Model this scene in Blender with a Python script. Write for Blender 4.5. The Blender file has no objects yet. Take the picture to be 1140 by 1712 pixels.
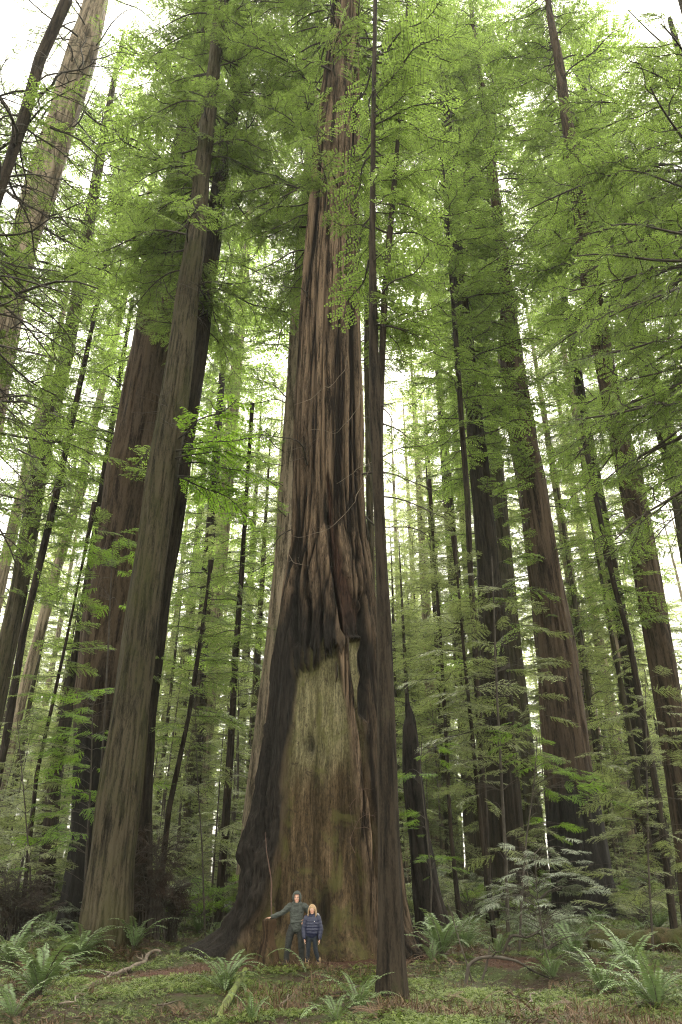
import bpy, math, time
import numpy as np
from mathutils import Vector, Matrix
T0 = time.time()
scene = bpy.context.scene
C = scene.collection
rad = math.radians

# ------------------------------------------------------------------ camera
F = 1210.0; PITCH = rad(27.3); CS, SN = math.cos(PITCH), math.sin(PITCH); CH = 1.65
cam_d = bpy.data.cameras.new('camera'); cam = bpy.data.objects.new('camera', cam_d); C.objects.link(cam)
cam.location = (0, 0, CH); cam.rotation_euler = (math.pi/2 + PITCH, 0, 0)
cam_d.sensor_fit = 'VERTICAL'; cam_d.sensor_height = 36; cam_d.lens = F/1712*36
cam_d.clip_end = 2000
scene.camera = cam

def hgt(py, D):
    v = (856-py)/F
    return D*(SN+v*CS)/(CS-v*SN)
def at(px, py, D):
    h = hgt(py, D); dep = D*CS+h*SN
    return np.array([(px-570)/F*dep, D, CH+h])
def proj(X, Y, Z):
    h = Z-CH; dep = Y*CS+h*SN; up = -Y*SN+h*CS
    return 570+F*X/dep, 856-F*up/dep

# ------------------------------------------------------------------ noise
def _h(ix, iy, iz):
    n = (ix.astype(np.int64)*374761393 + iy.astype(np.int64)*668265263 + iz.astype(np.int64)*2147483647) & 0xFFFFFFFF
    n = ((n ^ (n >> 13))*1274126177) & 0xFFFFFFFF
    return ((n ^ (n >> 16)) & 0xFFFFFF)/float(0xFFFFFF)
def vn(x, y, z=0.0):
    x, y, z = np.broadcast_arrays(np.asarray(x, float), np.asarray(y, float), np.asarray(z, float))
    ix, iy, iz = np.floor(x), np.floor(y), np.floor(z)
    fx, fy, fz = x-ix, y-iy, z-iz
    fx, fy, fz = [t*t*(3-2*t) for t in (fx, fy, fz)]
    r = 0
    for a in (0, 1):
        for b in (0, 1):
            for c in (0, 1):
                r = r + _h(ix+a, iy+b, iz+c)*(fx if a else 1-fx)*(fy if b else 1-fy)*(fz if c else 1-fz)
    return r
def fbm(x, y, z=0.0, o=3):
    r = 0; a = .5
    for k in range(o):
        r = r + a*vn(np.asarray(x)*2**k+17*k, np.asarray(y)*2**k+5*k, np.asarray(z)*2**k+9*k); a *= .5
    return r/(1-.5**o)
def sstep(a, b, x):
    t = np.clip((x-a)/(b-a), 0, 1); return t*t*(3-2*t)

# ------------------------------------------------------------------ ground height
def gz(x, y):
    x = np.asarray(x, float); y = np.asarray(y, float)
    far = np.clip(y-19, 0, 60)*.027
    und = (fbm(x*.35+3, y*.35, 0, 3)-.5)*.5*sstep(60, 25, np.abs(y)) + (fbm(x*1.6, y*1.6, 3, 3)-.5)*.16
    mound = .25*np.exp(-((x+.9)**2+(y-22)**2)/9.0) + .3*np.exp(-((x+8)**2+(y-21)**2)/6.0)
    calm = 1-.8*np.exp(-((x+1.2)**2/6+(y-19.2)**2/1.5))
    return far + und*calm + mound - .06
def g1(x, y): return float(gz(x, y))
def soil(x, y):
    x = np.asarray(x, float); y = np.asarray(y, float)
    w = (fbm(x*1.3, y*1.3, 7, 3)-.5)*1.6
    a = np.exp(-(((x+4.0)/1.9)**2+((y-18.6)/1.1)**2))
    b = np.exp(-(((x+.7)/2.6)**2+((y-19.7)/.75)**2))
    c = np.exp(-(((x-3.9)/.8)**2+((y-20.3)/1.6)**2))
    d = np.exp(-(((x-1.8)/1.2)**2+((y-20.6)/.7)**2))
    return np.clip(sstep(.24, .46, np.maximum.reduce([a, b, c, d])+w*.35), 0, 1)

# ------------------------------------------------------------------ mesh building
def mesh(name, V, quads=None, tris=None, mats=(), qm=None, tm=None, attrs=None, smooth=False):
    me = bpy.data.meshes.new(name)
    V = np.ascontiguousarray(V, dtype=np.float32)
    nq = 0 if quads is None else len(quads); nt = 0 if tris is None else len(tris)
    me.vertices.add(len(V)); me.vertices.foreach_set('co', V.ravel())
    loops = []; starts = []; 
    if nq: loops.append(np.asarray(quads, np.int32).ravel()); starts.append(np.arange(nq, dtype=np.int32)*4)
    if nt: loops.append(np.asarray(tris, np.int32).ravel()); starts.append(nq*4+np.arange(nt, dtype=np.int32)*3)
    L = np.concatenate(loops); S = np.concatenate(starts)
    me.loops.add(len(L)); me.loops.foreach_set('vertex_index', L)
    me.polygons.add(nq+nt); me.polygons.foreach_set('loop_start', S)
    mi = []
    if nq: mi.append(np.zeros(nq, np.int32) if qm is None else np.asarray(qm, np.int32))
    if nt: mi.append(np.zeros(nt, np.int32) if tm is None else np.asarray(tm, np.int32))
    me.polygons.foreach_set('material_index', np.concatenate(mi))
    if smooth: me.polygons.foreach_set('use_smooth', np.ones(nq+nt, bool))
    for k, v in (attrs or {}).items():
        at_ = me.attributes.new(k, 'FLOAT', 'POINT'); at_.data.foreach_set('value', np.asarray(v, np.float32))
    for m in mats: me.materials.append(m)
    me.update(calc_edges=True)
    return me
def link(name, me, parent=None, loc=(0, 0, 0)):
    o = bpy.data.objects.new(name, me); C.objects.link(o); o.location = loc
    if parent is not None: o.parent = parent
    return o
def tag(o, label=None, cat=None, group=None, kind=None):
    if label: o['label'] = label
    if cat: o['category'] = cat
    if group: o['group'] = group
    if kind: o['kind'] = kind
    return o
def thing(name, label, cat, loc=(0, 0, 0), group=None, rz=0.0):
    o = bpy.data.objects.new(name, None); C.objects.link(o); o.location = loc; o.rotation_euler = (0, 0, rz)
    o.empty_display_size = .2
    return tag(o, label, cat, group)
def copy_thing(root, loc, rz, sc, label, group=None):
    r = root.copy(); C.objects.link(r); r.location = loc; r.rotation_euler = (0, 0, rz); r.scale = (sc, sc, sc) if not hasattr(sc, '__len__') else sc
    r['label'] = label
    if group: r['group'] = group
    elif 'group' in r: del r['group']
    for ch in root.children:
        c = ch.copy(); C.objects.link(c); c.parent = r
    return r

def tube(P, R, n=6, cap=False):
    P = np.asarray(P, float); m = len(P); R = np.broadcast_to(np.asarray(R, float), (m,))
    t = np.gradient(P, axis=0); t /= np.linalg.norm(t, axis=1)[:, None]+1e-9
    ref = np.array([0.0, 0, 1]) if abs(t[:, 2]).mean() < .8 else np.array([1.0, 0, 0])
    a = np.cross(t, ref); a /= np.linalg.norm(a, axis=1)[:, None]+1e-9
    b = np.cross(t, a)
    th = np.arange(n)*2*np.pi/n
    V = P[:, None]+R[:, None, None]*(np.cos(th)[None, :, None]*a[:, None]+np.sin(th)[None, :, None]*b[:, None])
    i = np.arange(m-1)[:, None]*n; j = np.arange(n)[None]; k = (np.arange(n)+1) % n
    Q = np.stack([i+j, i+k[None], i+n+k[None], i+n+j], -1).reshape(-1, 4)
    V = V.reshape(-1, 3)
    if cap:   # close both ends with tiny quads
        V = np.vstack([V, P[0], P[-1]]); c0 = len(V)-2
        e0 = [[k[x], x, c0, c0] for x in range(0)]
    return V, Q
class Bag:
    def __init__(s): s.V = []; s.Q = []; s.M = []; s.A = []; s.n = 0
    def add(s, V, Q, m=0, a=0.5):
        V = np.asarray(V, float); Q = np.asarray(Q, np.int64)
        s.V.append(V); s.Q.append(Q+s.n); s.M.append(np.full(len(Q), m) if np.isscalar(m) else np.asarray(m))
        s.A.append(np.full(len(V), a) if np.isscalar(a) else np.asarray(a)); s.n += len(V)
    def arr(s): return np.vstack(s.V), np.vstack(s.Q), np.concatenate(s.M), np.concatenate(s.A)
    def mesh(s, name, mats, smooth=False):
        V, Q, M, A = s.arr(); return mesh(name, V, Q, mats=mats, qm=M, attrs={'tint': A}, smooth=smooth)

# ------------------------------------------------------------------ materials
def newmat(name):
    m = bpy.data.materials.new(name); m.use_nodes = True
    nt = m.node_tree; nt.nodes.clear(); out = nt.nodes.new('ShaderNodeOutputMaterial')
    return m, nt, out
def N(nt, t, **k):
    n = nt.nodes.new(t)
    for a, b in k.items():
        if a.startswith('i_'): n.inputs[int(a[2:])].default_value = b
        else: setattr(n, a, b)
    return n
def col(c): return (c[0], c[1], c[2], 1)
def mixc(nt, fac, a, b, mode='MIX'):
    n = N(nt, 'ShaderNodeMix', data_type='RGBA', blend_type=mode)
    for s, v in ((0, fac), (6, a), (7, b)):
        if hasattr(v, 'is_output'): nt.links.new(v, n.inputs[s])
        else: n.inputs[s].default_value = v if s == 0 else col(v)
    return n.outputs[2]
def ramp(nt, v, stops):
    r = N(nt, 'ShaderNodeValToRGB'); e = r.color_ramp.elements
    while len(e) < len(stops): e.new(.5)
    for x, (p, c) in zip(e, stops):
        x.position = p; x.color = col(c) if hasattr(c, '__len__') else (c, c, c, 1)
    nt.links.new(v, r.inputs[0]); return r.outputs[0]
def noise(nt, vec, scale, det=3, rough=.5, dist=0.0):
    n = N(nt, 'ShaderNodeTexNoise'); n.inputs['Scale'].default_value = scale; n.inputs['Detail'].default_value = det
    n.inputs['Roughness'].default_value = rough; n.inputs['Distortion'].default_value = dist
    if vec is not None: nt.links.new(vec, n.inputs['Vector'])
    return n.outputs[0]
def coords(nt, scale):
    tc = N(nt, 'ShaderNodeTexCoord'); mp = N(nt, 'ShaderNodeMapping'); mp.inputs['Scale'].default_value = scale
    nt.links.new(tc.outputs['Object'], mp.inputs[0]); return mp.outputs[0]
def attr(nt, name):
    a = N(nt, 'ShaderNodeAttribute', attribute_name=name); return a.outputs['Fac']

def bark(name, dark, light, moss=0.0, mosscol=(.05, .065, .02), freq=7.0, bump=.8, disp=.03, attribs=False, char=None):
    m, nt, out = newmat(name)
    v1 = coords(nt, (freq, freq, freq*.09)); v2 = coords(nt, (freq*3.3, freq*3.3, freq*.5)); v3 = coords(nt, (.5, .5, .18)); v4 = coords(nt, (freq*7, freq*7, freq*1.8)); fine = noise(nt, v4, 1, 3, .7)
    a = noise(nt, v1, 1, 3, .6, .3); b = noise(nt, v2, 1, 3, .65)
    big = noise(nt, v3, 1, 3, .6)
    h = N(nt, 'ShaderNodeMath', operation='MULTIPLY_ADD'); nt.links.new(b, h.inputs[0]); h.inputs[1].default_value = .45; nt.links.new(a, h.inputs[2])
    h2 = N(nt, 'ShaderNodeMath', operation='MULTIPLY_ADD'); nt.links.new(fine, h2.inputs[0]); h2.inputs[1].default_value = .42; nt.links.new(h.outputs[0], h2.inputs[2]); h = h2
    c = ramp(nt, h.outputs[0], [(.74, dark), (.93, light), (1.0, [min(1, x*1.5) for x in light])])
    g = ramp(nt, big, [(.3, (.72, .70, .68)), (.7, (1.15, 1.12, 1.05))])
    c = mixc(nt, 1.0, c, g, 'MULTIPLY')
    if attribs:
        t = attr(nt, 'groove')
        c = mixc(nt, t, c, [x*.55 for x in dark])
    if char:
        sp = N(nt, 'ShaderNodeSeparateXYZ'); tc = N(nt, 'ShaderNodeTexCoord'); nt.links.new(tc.outputs['Object'], sp.inputs[0])
        nn = noise(nt, coords(nt, (.9, .9, .25)), 1, 4, .6)
        ma = N(nt, 'ShaderNodeMath', operation='MULTIPLY_ADD'); nt.links.new(nn, ma.inputs[0]); ma.inputs[1].default_value = char*1.2; nt.links.new(sp.outputs[2], ma.inputs[2])
        mr = N(nt, 'ShaderNodeMapRange'); mr.inputs[1].default_value = char*1.75; mr.inputs[2].default_value = char*1.45; nt.links.new(ma.outputs[0], mr.inputs[0])
        c = mixc(nt, mr.outputs[0], c, ramp(nt, b, [(.3, (.004, .004, .004)), (.75, (.020, .017, .014))]))
    if moss > 0:
        mn = noise(nt, coords(nt, (1.1, 1.1, .5)), 1, 5, .7)
        mf = ramp(nt, mn, [(.62-moss*.35, 0.0), (.85-moss*.35, .8)])
        mc = mixc(nt, b, [x*.5 for x in mosscol], mosscol)
        c = mixc(nt, mf, c, mc)
    if attribs:
        # bare wood
        vw = coords(nt, (3.2, 3.2, .35)); w1 = noise(nt, vw, 1, 4, .6, .6)
        vw2 = coords(nt, (16, 16, .9)); w2 = noise(nt, vw2, 1, 3, .6)
        vw3 = coords(nt, (1.3, 1.3, .8)); w3 = noise(nt, vw3, 1, 5, .65, .8)
        pale = ramp(nt, w1, [(.3, (.05, .046, .022)), (.5, (.105, .095, .050)), (.7, (.18, .163, .095))])
        brown = ramp(nt, w1, [(.3, (.015, .011, .006)), (.5, (.047, .033, .018)), (.72, (.098, .068, .039))])
        crk = noise(nt, coords(nt, (24, 24, .8)), 1, 4, .75, .3); crk = ramp(nt, crk, [(.36, 0.12), (.46, 1.0)])
        spk = noise(nt, coords(nt, (22, 22, 9)), 1, 5, .8); spk = ramp(nt, spk, [(.38, .35), (.55, 1.0), (.7, 1.35)])
        wt = attr(nt, 'woodtop')
        wc = mixc(nt, wt, brown, pale)
        gr = ramp(nt, w2, [(.35, (.72, .72, .72)), (.65, (1.15, 1.15, 1.15))])
        wc = mixc(nt, 1.0, wc, gr, 'MULTIPLY')
        wc = mixc(nt, .75, wc, crk, 'MULTIPLY'); wc = mixc(nt, .8, wc, spk, 'MULTIPLY')
        gm = ramp(nt, w3, [(.50, 0.0), (.60, .6)])
        wc = mixc(nt, gm, wc, (.055, .055, .018))
        st = ramp(nt, noise(nt, coords(nt, (2.6, 2.6, 1.6)), 1, 6, .75, 1.0), [(.58, 0.0), (.62, .8)])
        wc = mixc(nt, st, wc, (.022, .016, .011))
        c = mixc(nt, attr(nt, 'wood'), c, wc)
        red = ramp(nt, b, [(.3, (.010, .005, .004)), (.7, (.055, .031, .021))])
        c = mixc(nt, attr(nt, 'scar'), c, red)
        ch = ramp(nt, b, [(.35, (.004, .0035, .003)), (.75, (.022, .019, .016))])
        c = mixc(nt, attr(nt, 'char'), c, ch)
    p = N(nt, 'ShaderNodeBsdfPrincipled'); p.inputs['Roughness'].default_value = .92
    p.inputs['Specular IOR Level'].default_value = .08
    nt.links.new(c, p.inputs['Base Color'])
    bp = N(nt, 'ShaderNodeBump'); bp.inputs['Strength'].default_value = bump; bp.inputs['Distance'].default_value = disp
    nt.links.new(h.outputs[0], bp.inputs['Height']); nt.links.new(bp.outputs[0], p.inputs['Normal'])
    nt.links.new(p.outputs[0], out.inputs[0])
    return m

def leafmat(name, c1, c2, trans, tw=.45, gloss=.25, rough=.55):
    m, nt, out = newmat(name)
    t = attr(nt, 'tint')
    oi = N(nt, 'ShaderNodeObjectInfo')
    c = mixc(nt, t, c1, c2)
    tc = mixc(nt, t, [x*.5 for x in trans], trans)
    hs = N(nt, 'ShaderNodeHueSaturation'); mr = N(nt, 'ShaderNodeMapRange'); mr.inputs[3].default_value = .8; mr.inputs[4].default_value = 1.2
    nt.links.new(oi.outputs['Random'], mr.inputs[0]); nt.links.new(mr.outputs[0], hs.inputs['Value']); nt.links.new(c, hs.inputs['Color'])
    p = N(nt, 'ShaderNodeBsdfPrincipled'); p.inputs['Roughness'].default_value = rough; p.inputs['Specular IOR Level'].default_value = gloss
    nt.links.new(hs.outputs[0], p.inputs['Base Color'])
    tr = N(nt, 'ShaderNodeBsdfTranslucent'); nt.links.new(tc, tr.inputs[0])
    mx = N(nt, 'ShaderNodeMixShader'); mx.inputs[0].default_value = tw
    nt.links.new(p.outputs[0], mx.inputs[1]); nt.links.new(tr.outputs[0], mx.inputs[2]); nt.links.new(mx.outputs[0], out.inputs[0])
    return m
def plain(name, c, rough=.8, c2=None, sc=20, spec=.3, bump=0):
    m, nt, out = newmat(name)
    p = N(nt, 'ShaderNodeBsdfPrincipled'); p.inputs['Roughness'].default_value = rough; p.inputs['Specular IOR Level'].default_value = spec
    n = noise(nt, coords(nt, (sc, sc, sc)), 1, 4, .6)
    cc = ramp(nt, n, [(.35, c), (.65, c2 or [x*1.3 for x in c])])
    nt.links.new(cc, p.inputs['Base Color'])
    if bump:
        b = N(nt, 'ShaderNodeBump'); b.inputs['Strength'].default_value = bump; b.inputs['Distance'].default_value = .01
        nt.links.new(n, b.inputs['Height']); nt.links.new(b.outputs[0], p.inputs['Normal'])
    nt.links.new(p.outputs[0], out.inputs[0]); return m

M = {}
M['giant'] = bark('giant_bark', (.010, .007, .005), (.108, .079, .055), freq=5, bump=1, disp=.04, attribs=True)
M['grey'] = bark('grey_brown_bark', (.006, .005, .003), (.036, .031, .021), moss=.45, mosscol=(.045, .047, .018), freq=9)
M['dark'] = bark('dark_bark', (.004, .0035, .003), (.020, .016, .012), moss=.1, freq=10)
M['black'] = bark('blackish_bark', (.003, .0025, .002), (.015, .012, .0085), moss=.12, mosscol=(.02, .022, .01), freq=11)
M['red'] = bark('reddish_bark', (.010, .006, .005), (.042, .031, .022), freq=5, disp=.05)
M['burntred'] = bark('burnt_reddish_bark', (.010, .006, .005), (.042, .031, .022), freq=5, disp=.05, char=7.5)
M['footred'] = bark('charred_foot_bark', (.010, .006, .005), (.042, .031, .022), freq=5, disp=.05, char=5.5)
M['qred'] = bark('dark_brown_bark', (.006, .0045, .003), (.036, .027, .019), freq=6, disp=.05)
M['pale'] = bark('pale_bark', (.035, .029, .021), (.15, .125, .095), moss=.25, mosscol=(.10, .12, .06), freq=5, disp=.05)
M['orange'] = bark('orange_bark', (.05, .03, .018), (.20, .12, .072), freq=6)
M['char'] = bark('charred_bark', (.003, .003, .003), (.020, .017, .015), freq=7, disp=.05)
M['twig'] = plain('twig_wood', (.022, .018, .013), c2=(.055, .045, .033), sc=6)
M['stick'] = plain('grey_stick_wood', (.07, .055, .04), c2=(.16, .13, .10), sc=9, bump=.4)
M['mosswood'] = plain('mossy_wood', (.03, .035, .01), c2=(.11, .14, .03), sc=9, bump=.6)
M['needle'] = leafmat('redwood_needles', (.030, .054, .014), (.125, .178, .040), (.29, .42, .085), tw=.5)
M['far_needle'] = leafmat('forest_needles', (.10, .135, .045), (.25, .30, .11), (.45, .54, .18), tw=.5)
M['hemlock'] = leafmat('understory_leaves', (.10, .13, .045), (.27, .31, .13), (.36, .45, .13), tw=.35, gloss=.5, rough=.4)
M['silver'] = leafmat('silvery_leaves', (.12, .16, .10), (.34, .40, .27), (.16, .22, .08), tw=.2, gloss=.6, rough=.35)
M['bright'] = leafmat('bright_leaves', (.06, .13, .015), (.14, .27, .03), (.30, .50, .05), tw=.5)
M['fern'] = leafmat('fern_frond', (.05, .085, .03), (.14, .20, .085), (.14, .20, .05), tw=.25, gloss=.3, rough=.5)
M['clover'] = leafmat('clover_leaves', (.035, .058, .012), (.145, .185, .038), (.12, .19, .03), tw=.25, gloss=.3)
M['brush'] = leafmat('dead_brush', (.014, .009, .006), (.060, .038, .024), (.03, .02, .01), tw=.1, gloss=.1)
M['litter'] = leafmat('dead_litter', (.035, .022, .013), (.14, .090, .052), (.08, .05, .02), tw=.15, gloss=.2)

# ------------------------------------------------------------------ world and light
w = bpy.data.worlds.new('World'); scene.world = w; w.use_nodes = True
nt = w.node_tree; nt.nodes.clear()
SUN_EL, SUN_AZ = rad(52), rad(12)      # azimuth measured from +Y towards +X
sky = N(nt, 'ShaderNodeTexSky', sky_type='NISHITA', sun_disc=False, sun_elevation=SUN_EL, sun_rotation=SUN_AZ,
        air_density=1.5, dust_density=4.0, ozone_density=1.0)
hs = N(nt, 'ShaderNodeHueSaturation'); hs.inputs['Saturation'].default_value = .05
bg = N(nt, 'ShaderNodeBackground'); bg.inputs[1].default_value = .15
wo = N(nt, 'ShaderNodeOutputWorld')
nt.links.new(sky.outputs[0], hs.inputs['Color']); wm = N(nt, 'ShaderNodeMix', data_type='RGBA', blend_type='MULTIPLY'); wm.inputs[0].default_value = 1; wm.inputs[7].default_value = (1, .955, .83, 1)
nt.links.new(hs.outputs[0], wm.inputs[6]); nt.links.new(wm.outputs[2], bg.inputs[0]); nt.links.new(bg.outputs[0], wo.inputs[0])
sl = bpy.data.lights.new('sun', 'SUN'); sl.energy = 1.5; sl.angle = rad(35); sl.color = (1, .96, .9)
so = bpy.data.objects.new('sun', sl); C.objects.link(so)
so.rotation_euler = (-(math.pi/2-SUN_EL), 0, -SUN_AZ); so.location = (0, 0, 90)
scene.view_settings.view_transform = 'Standard'; scene.view_settings.look = 'None'
scene.view_settings.exposure = 3.15; scene.view_settings.gamma = 1
cy = scene.cycles
cy.max_bounces = 9; cy.diffuse_bounces = 6; cy.glossy_bounces = 2; cy.transmission_bounces = 7; cy.transparent_max_bounces = 6; cy.volume_bounces = 0
cy.use_denoising = True; cy.denoising_prefilter = 'NONE'; cy.filter_width = 1.15; cy.caustics_reflective = False; cy.caustics_refractive = False
cy.use_adaptive_sampling = False; cy.sample_clamp_direct = .4; cy.sample_clamp_indirect = .6

# ------------------------------------------------------------------ trunks
def profile(rows, D, base=None, top=70.0, rtop=.12):
    """rows: (py, left, right) in the photo -> (z, cx, r) tables in metres, continued down to the ground and up to the top"""
    z = []; cx = []; r = []
    for py, l, rr in sorted(rows, key=lambda q: -q[0]):
        a = at(l, py, D); b = at(rr, py, D)
        z.append(a[2]); cx.append((a[0]+b[0])/2); r.append((b[0]-a[0])/2)
    z, cx, r = map(list, (z, cx, r))
    zb = g1(cx[0], D)-.4
    if z[0] > zb:
        sl_ = (cx[1]-cx[0])/(z[1]-z[0]+1e-6); sl_ = max(-.12, min(.12, sl_))
        rs = r[0]+max(0, (r[0]-r[1])/(z[1]-z[0]+1e-6))*(z[0]-zb)*.8
        z.insert(0, zb); cx.insert(0, cx[0]-sl_*(z[1]-zb)); r.insert(0, rs)
    if z[-1] < top:
        k = max(0, len(z)-3); sl_ = (cx[-1]-cx[k])/(z[-1]-z[k]+1e-6); sl_ = max(-.1, min(.1, sl_))
        n0 = len(z); z1, c1, r1 = z[-1], cx[-1], r[-1]
        for t in (.33, .66, 1.0):
            z.append(z1+(top-z1)*t); cx.append(c1+sl_*(top-z1)*(t-.35*t*t)); r.append(r1*(1-t)+rtop*t)
    return np.array(z), np.array(cx), np.array(r)

def trunk_mesh(name, prof, D, mat, nth=72, dz=.18, furrow=.045, freq=4.0, flare=.0, seed=0, zmax=None, jag=0.0, lobes=5, smooth=True):
    z, cx, r = prof
    z0, z1 = z[0], (zmax or z[-1])
    zz = [z0]
    while zz[-1] < z1:
        q = zz[-1]; zz.append(q + dz*(1 if q < 14 else 1+(q-14)*.08))
    zz = np.array(zz); zz[-1] = z1
    th = np.linspace(0, 2*np.pi, nth, endpoint=False)
    Z, TH = np.meshgrid(zz, th, indexing='ij')
    R = np.interp(Z, z, r); CX = np.interp(Z, z, cx)
    ct, st = np.cos(TH), np.sin(TH)
    ax, ay = ct*R, st*R
    g = vn(ax*freq+seed, ay*freq, Z*.22+seed) ; g = 1-np.abs(2*g-1)*1.0
    big = fbm(ax*1.1+seed*3, ay*1.1, Z*.06, 2)-.5
    fade = np.clip(R/.35, .15, 1)
    d = -furrow*g**2*fade + big*.22*np.clip(R, 0, 1.4)*.5
    if flare > 0:
        lob = .5+.5*np.cos(TH*lobes+seed*1.7+1.2*np.sin(TH*2+seed))
        d = d + flare*np.exp(-np.maximum(Z-z0-.4, 0)/.55)*(.35+.9*lob)
    if jag > 0:
        Z = np.where(Z > z1-jag*2, Z - sstep(z1-jag*2, z1, Z)*jag*1.6*fbm(ct*3+seed, st*3, seed, 2), Z)
    X = CX+ct*(R+d); Y = D+st*(R+d)
    V = np.stack([X, Y, Z], -1).reshape(-1, 3)
    m = len(zz); i = np.arange(m-1)[:, None]*nth; j = np.arange(nth)[None]; k = (np.arange(nth)+1)[None] % nth
    Q = np.stack([i+j, i+k, i+nth+k, i+nth+j], -1).reshape(-1, 4)
    top = np.array([[np.interp(z1, z, cx), D, z1-jag*.7]])
    V = np.vstack([V, top]); a = (m-1)*nth
    Tt = np.stack([a+np.arange(nth), a+(np.arange(nth)+1) % nth, np.full(nth, len(V)-1)], -1)
    return mesh(name, V, Q, Tt, mats=[mat], smooth=smooth)

# ------------------------------------------------------------------ foliage templates (unit length ~1, along +X, z up)
def template(seed, nsec=13, sec=.42, leaf=.05, lw=.014, droop=.22, step=.034, fill=1.0, sdroop=.25, wood=.012, bare=False):
    rng = np.random.default_rng(seed); B = Bag()
    t = np.linspace(0, 1, 9)
    wob = rng.normal(0, .03, (2,))
    ax = np.stack([t, wob[0]*np.sin(t*5)+.04*np.sin(t*9+seed), .10*t-droop*t**2+.02*np.sin(t*7+seed)], -1)
    V, Q = tube(ax, wood*(1-.85*t)+.0015, 4); B.add(V, Q, 1, .5)
    def pt(s): return np.array([np.interp(s, t, ax[:, c]) for c in range(3)])
    LV = []; LA = []
    for i in range(nsec):
        for side in (-1, 1):
            s = .10+.88*(i+rng.uniform(0, .8))/nsec
            if rng.random() > fill: continue
            p0 = pt(s); L = sec*(1-s)**.55*(.35+.65*min(1, s*2.5))*rng.uniform(.65, 1.15)+.05
            ang = rad(rng.uniform(42, 72))*side
            d0 = np.array([math.cos(ang), math.sin(ang), rng.uniform(-.25, .15)])
            u = np.linspace(0, 1, 4)
            P = p0+d0*L*u[:, None]; P[:, 2] -= sdroop*L*u**2*rng.uniform(.5, 1.6); P[:, 0] += .12*L*u**2
            V, Q = tube(P, wood*.28*(1-.8*u)+.0008, 3); B.add(V, Q, 1, .5)
            if bare: continue
            tint = np.clip(rng.normal(.5, .22), 0, 1)
            n = max(2, int(L/step)); 
            for q in range(n):
                f = (q+.6)/n
                c = np.array([np.interp(f, u, P[:, c_]) for c_ in range(3)])
                for sd in (-1, 1):
                    a2 = ang+sd*rad(rng.uniform(30, 62))
                    ll = leaf*rng.uniform(.6, 1.25)*(1.15-.5*f)
                    dv = np.array([math.cos(a2), math.sin(a2), rng.uniform(-.55, .15)]); dv /= np.linalg.norm(dv)
                    wv = np.cross(dv, [0, 0, 1]); wv = wv/np.linalg.norm(wv)+np.array([0, 0, rng.uniform(-.6, .6)]); wv *= lw*rng.uniform(.7, 1.3)/1.1
                    LV.append([c, c+dv*ll*.45+wv, c+dv*ll+np.array([0, 0, -.1*ll]), c+dv*ll*.45-wv])
                    LA.append(np.clip(tint+rng.normal(0, .12), 0, 1))
    if LV:
        LV = np.array(LV); n = len(LV)
        B.add(LV.reshape(-1, 3), np.arange(n*4).reshape(-1, 4), 0, np.repeat(LA, 4))
    return B.arr()
TPL = [template(s) for s in range(6)]
TPL_THIN = [template(20+s, fill=.6, nsec=11) for s in range(3)]
TPL_BARE = [template(30+s, fill=.8, nsec=8, bare=True, droop=.3, sec=.5) for s in range(3)]
TPL_FINE = [template(40+s, nsec=17, leaf=.034, lw=.0085, step=.021, sdroop=.15, droop=.16, sec=.40, wood=.009) for s in range(4)]

def _rot(az, pitch, roll):
    ca, sa, cp, sp, cr, sr = math.cos(az), math.sin(az), math.cos(pitch), math.sin(pitch), math.cos(roll), math.sin(roll)
    return np.array([[ca, -sa, 0], [sa, ca, 0], [0, 0, 1]]) @ np.array([[cp, 0, -sp], [0, 1, 0], [sp, 0, cp]]) @ np.array([[1, 0, 0], [0, cr, -sr], [0, sr, cr]])
def bough(seed, n=9, sc=.40, subs=None, gap=.0):
    """a forking limb that carries several drooping sprays, unit length"""
    rng = np.random.default_rng(seed); B = Bag(); t = np.linspace(0, 1, 10); subs = subs or TPL
    ax = np.stack([t, .07*np.sin(t*4+seed), .14*t-.26*t**2+.03*np.sin(t*8+seed)], -1)
    V, Q = tube(ax, .011*(1-.8*t)+.0015, 5); B.add(V, Q, 1, .5)
    for i in range(n):
        f = .16+.84*(i+.5*rng.random())/n; side = 1 if i % 2 else -1; p = np.array([np.interp(f, t, ax[:, k]) for k in range(3)])
        if rng.random() < gap: continue
        s = sc*(1.15-.45*f)*rng.uniform(.7, 1.2); az = side*rad(rng.uniform(20, 62)) if i < n-1 else 0
        V, Q, Mi, A = subs[rng.integers(len(subs))]
        B.add((V*s) @ _rot(az, rng.uniform(-.45, .12), rng.normal()*.35).T+p, Q, Mi, np.clip(A+rng.normal(0, .22), 0, 1))
    return B.arr()

BOUGH = [bough(60+k) for k in range(4)]; BOUGH_THIN = [bough(70+k, n=8, gap=.3, subs=TPL_THIN) for k in range(2)]; BOUGH_FINE = [bough(80+k, n=11, sc=.34, gap=.1) for k in range(3)]
def place(B, T, p, az, pitch, roll, s, tint=0.0):
    V, Q, Mi, A = T
    ca, sa, cp, sp, cr, sr = math.cos(az), math.sin(az), math.cos(pitch), math.sin(pitch), math.cos(roll), math.sin(roll)
    Rr = np.array([[1, 0, 0], [0, cr, -sr], [0, sr, cr]])
    Rp = np.array([[cp, 0, -sp], [0, 1, 0], [sp, 0, cp]])
    Ra = np.array([[ca, -sa, 0], [sa, ca, 0], [0, 0, 1]])
    B.add((V*s) @ (Ra @ Rp @ Rr).T + p, Q, Mi, np.clip(A+tint, 0, 1))

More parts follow.
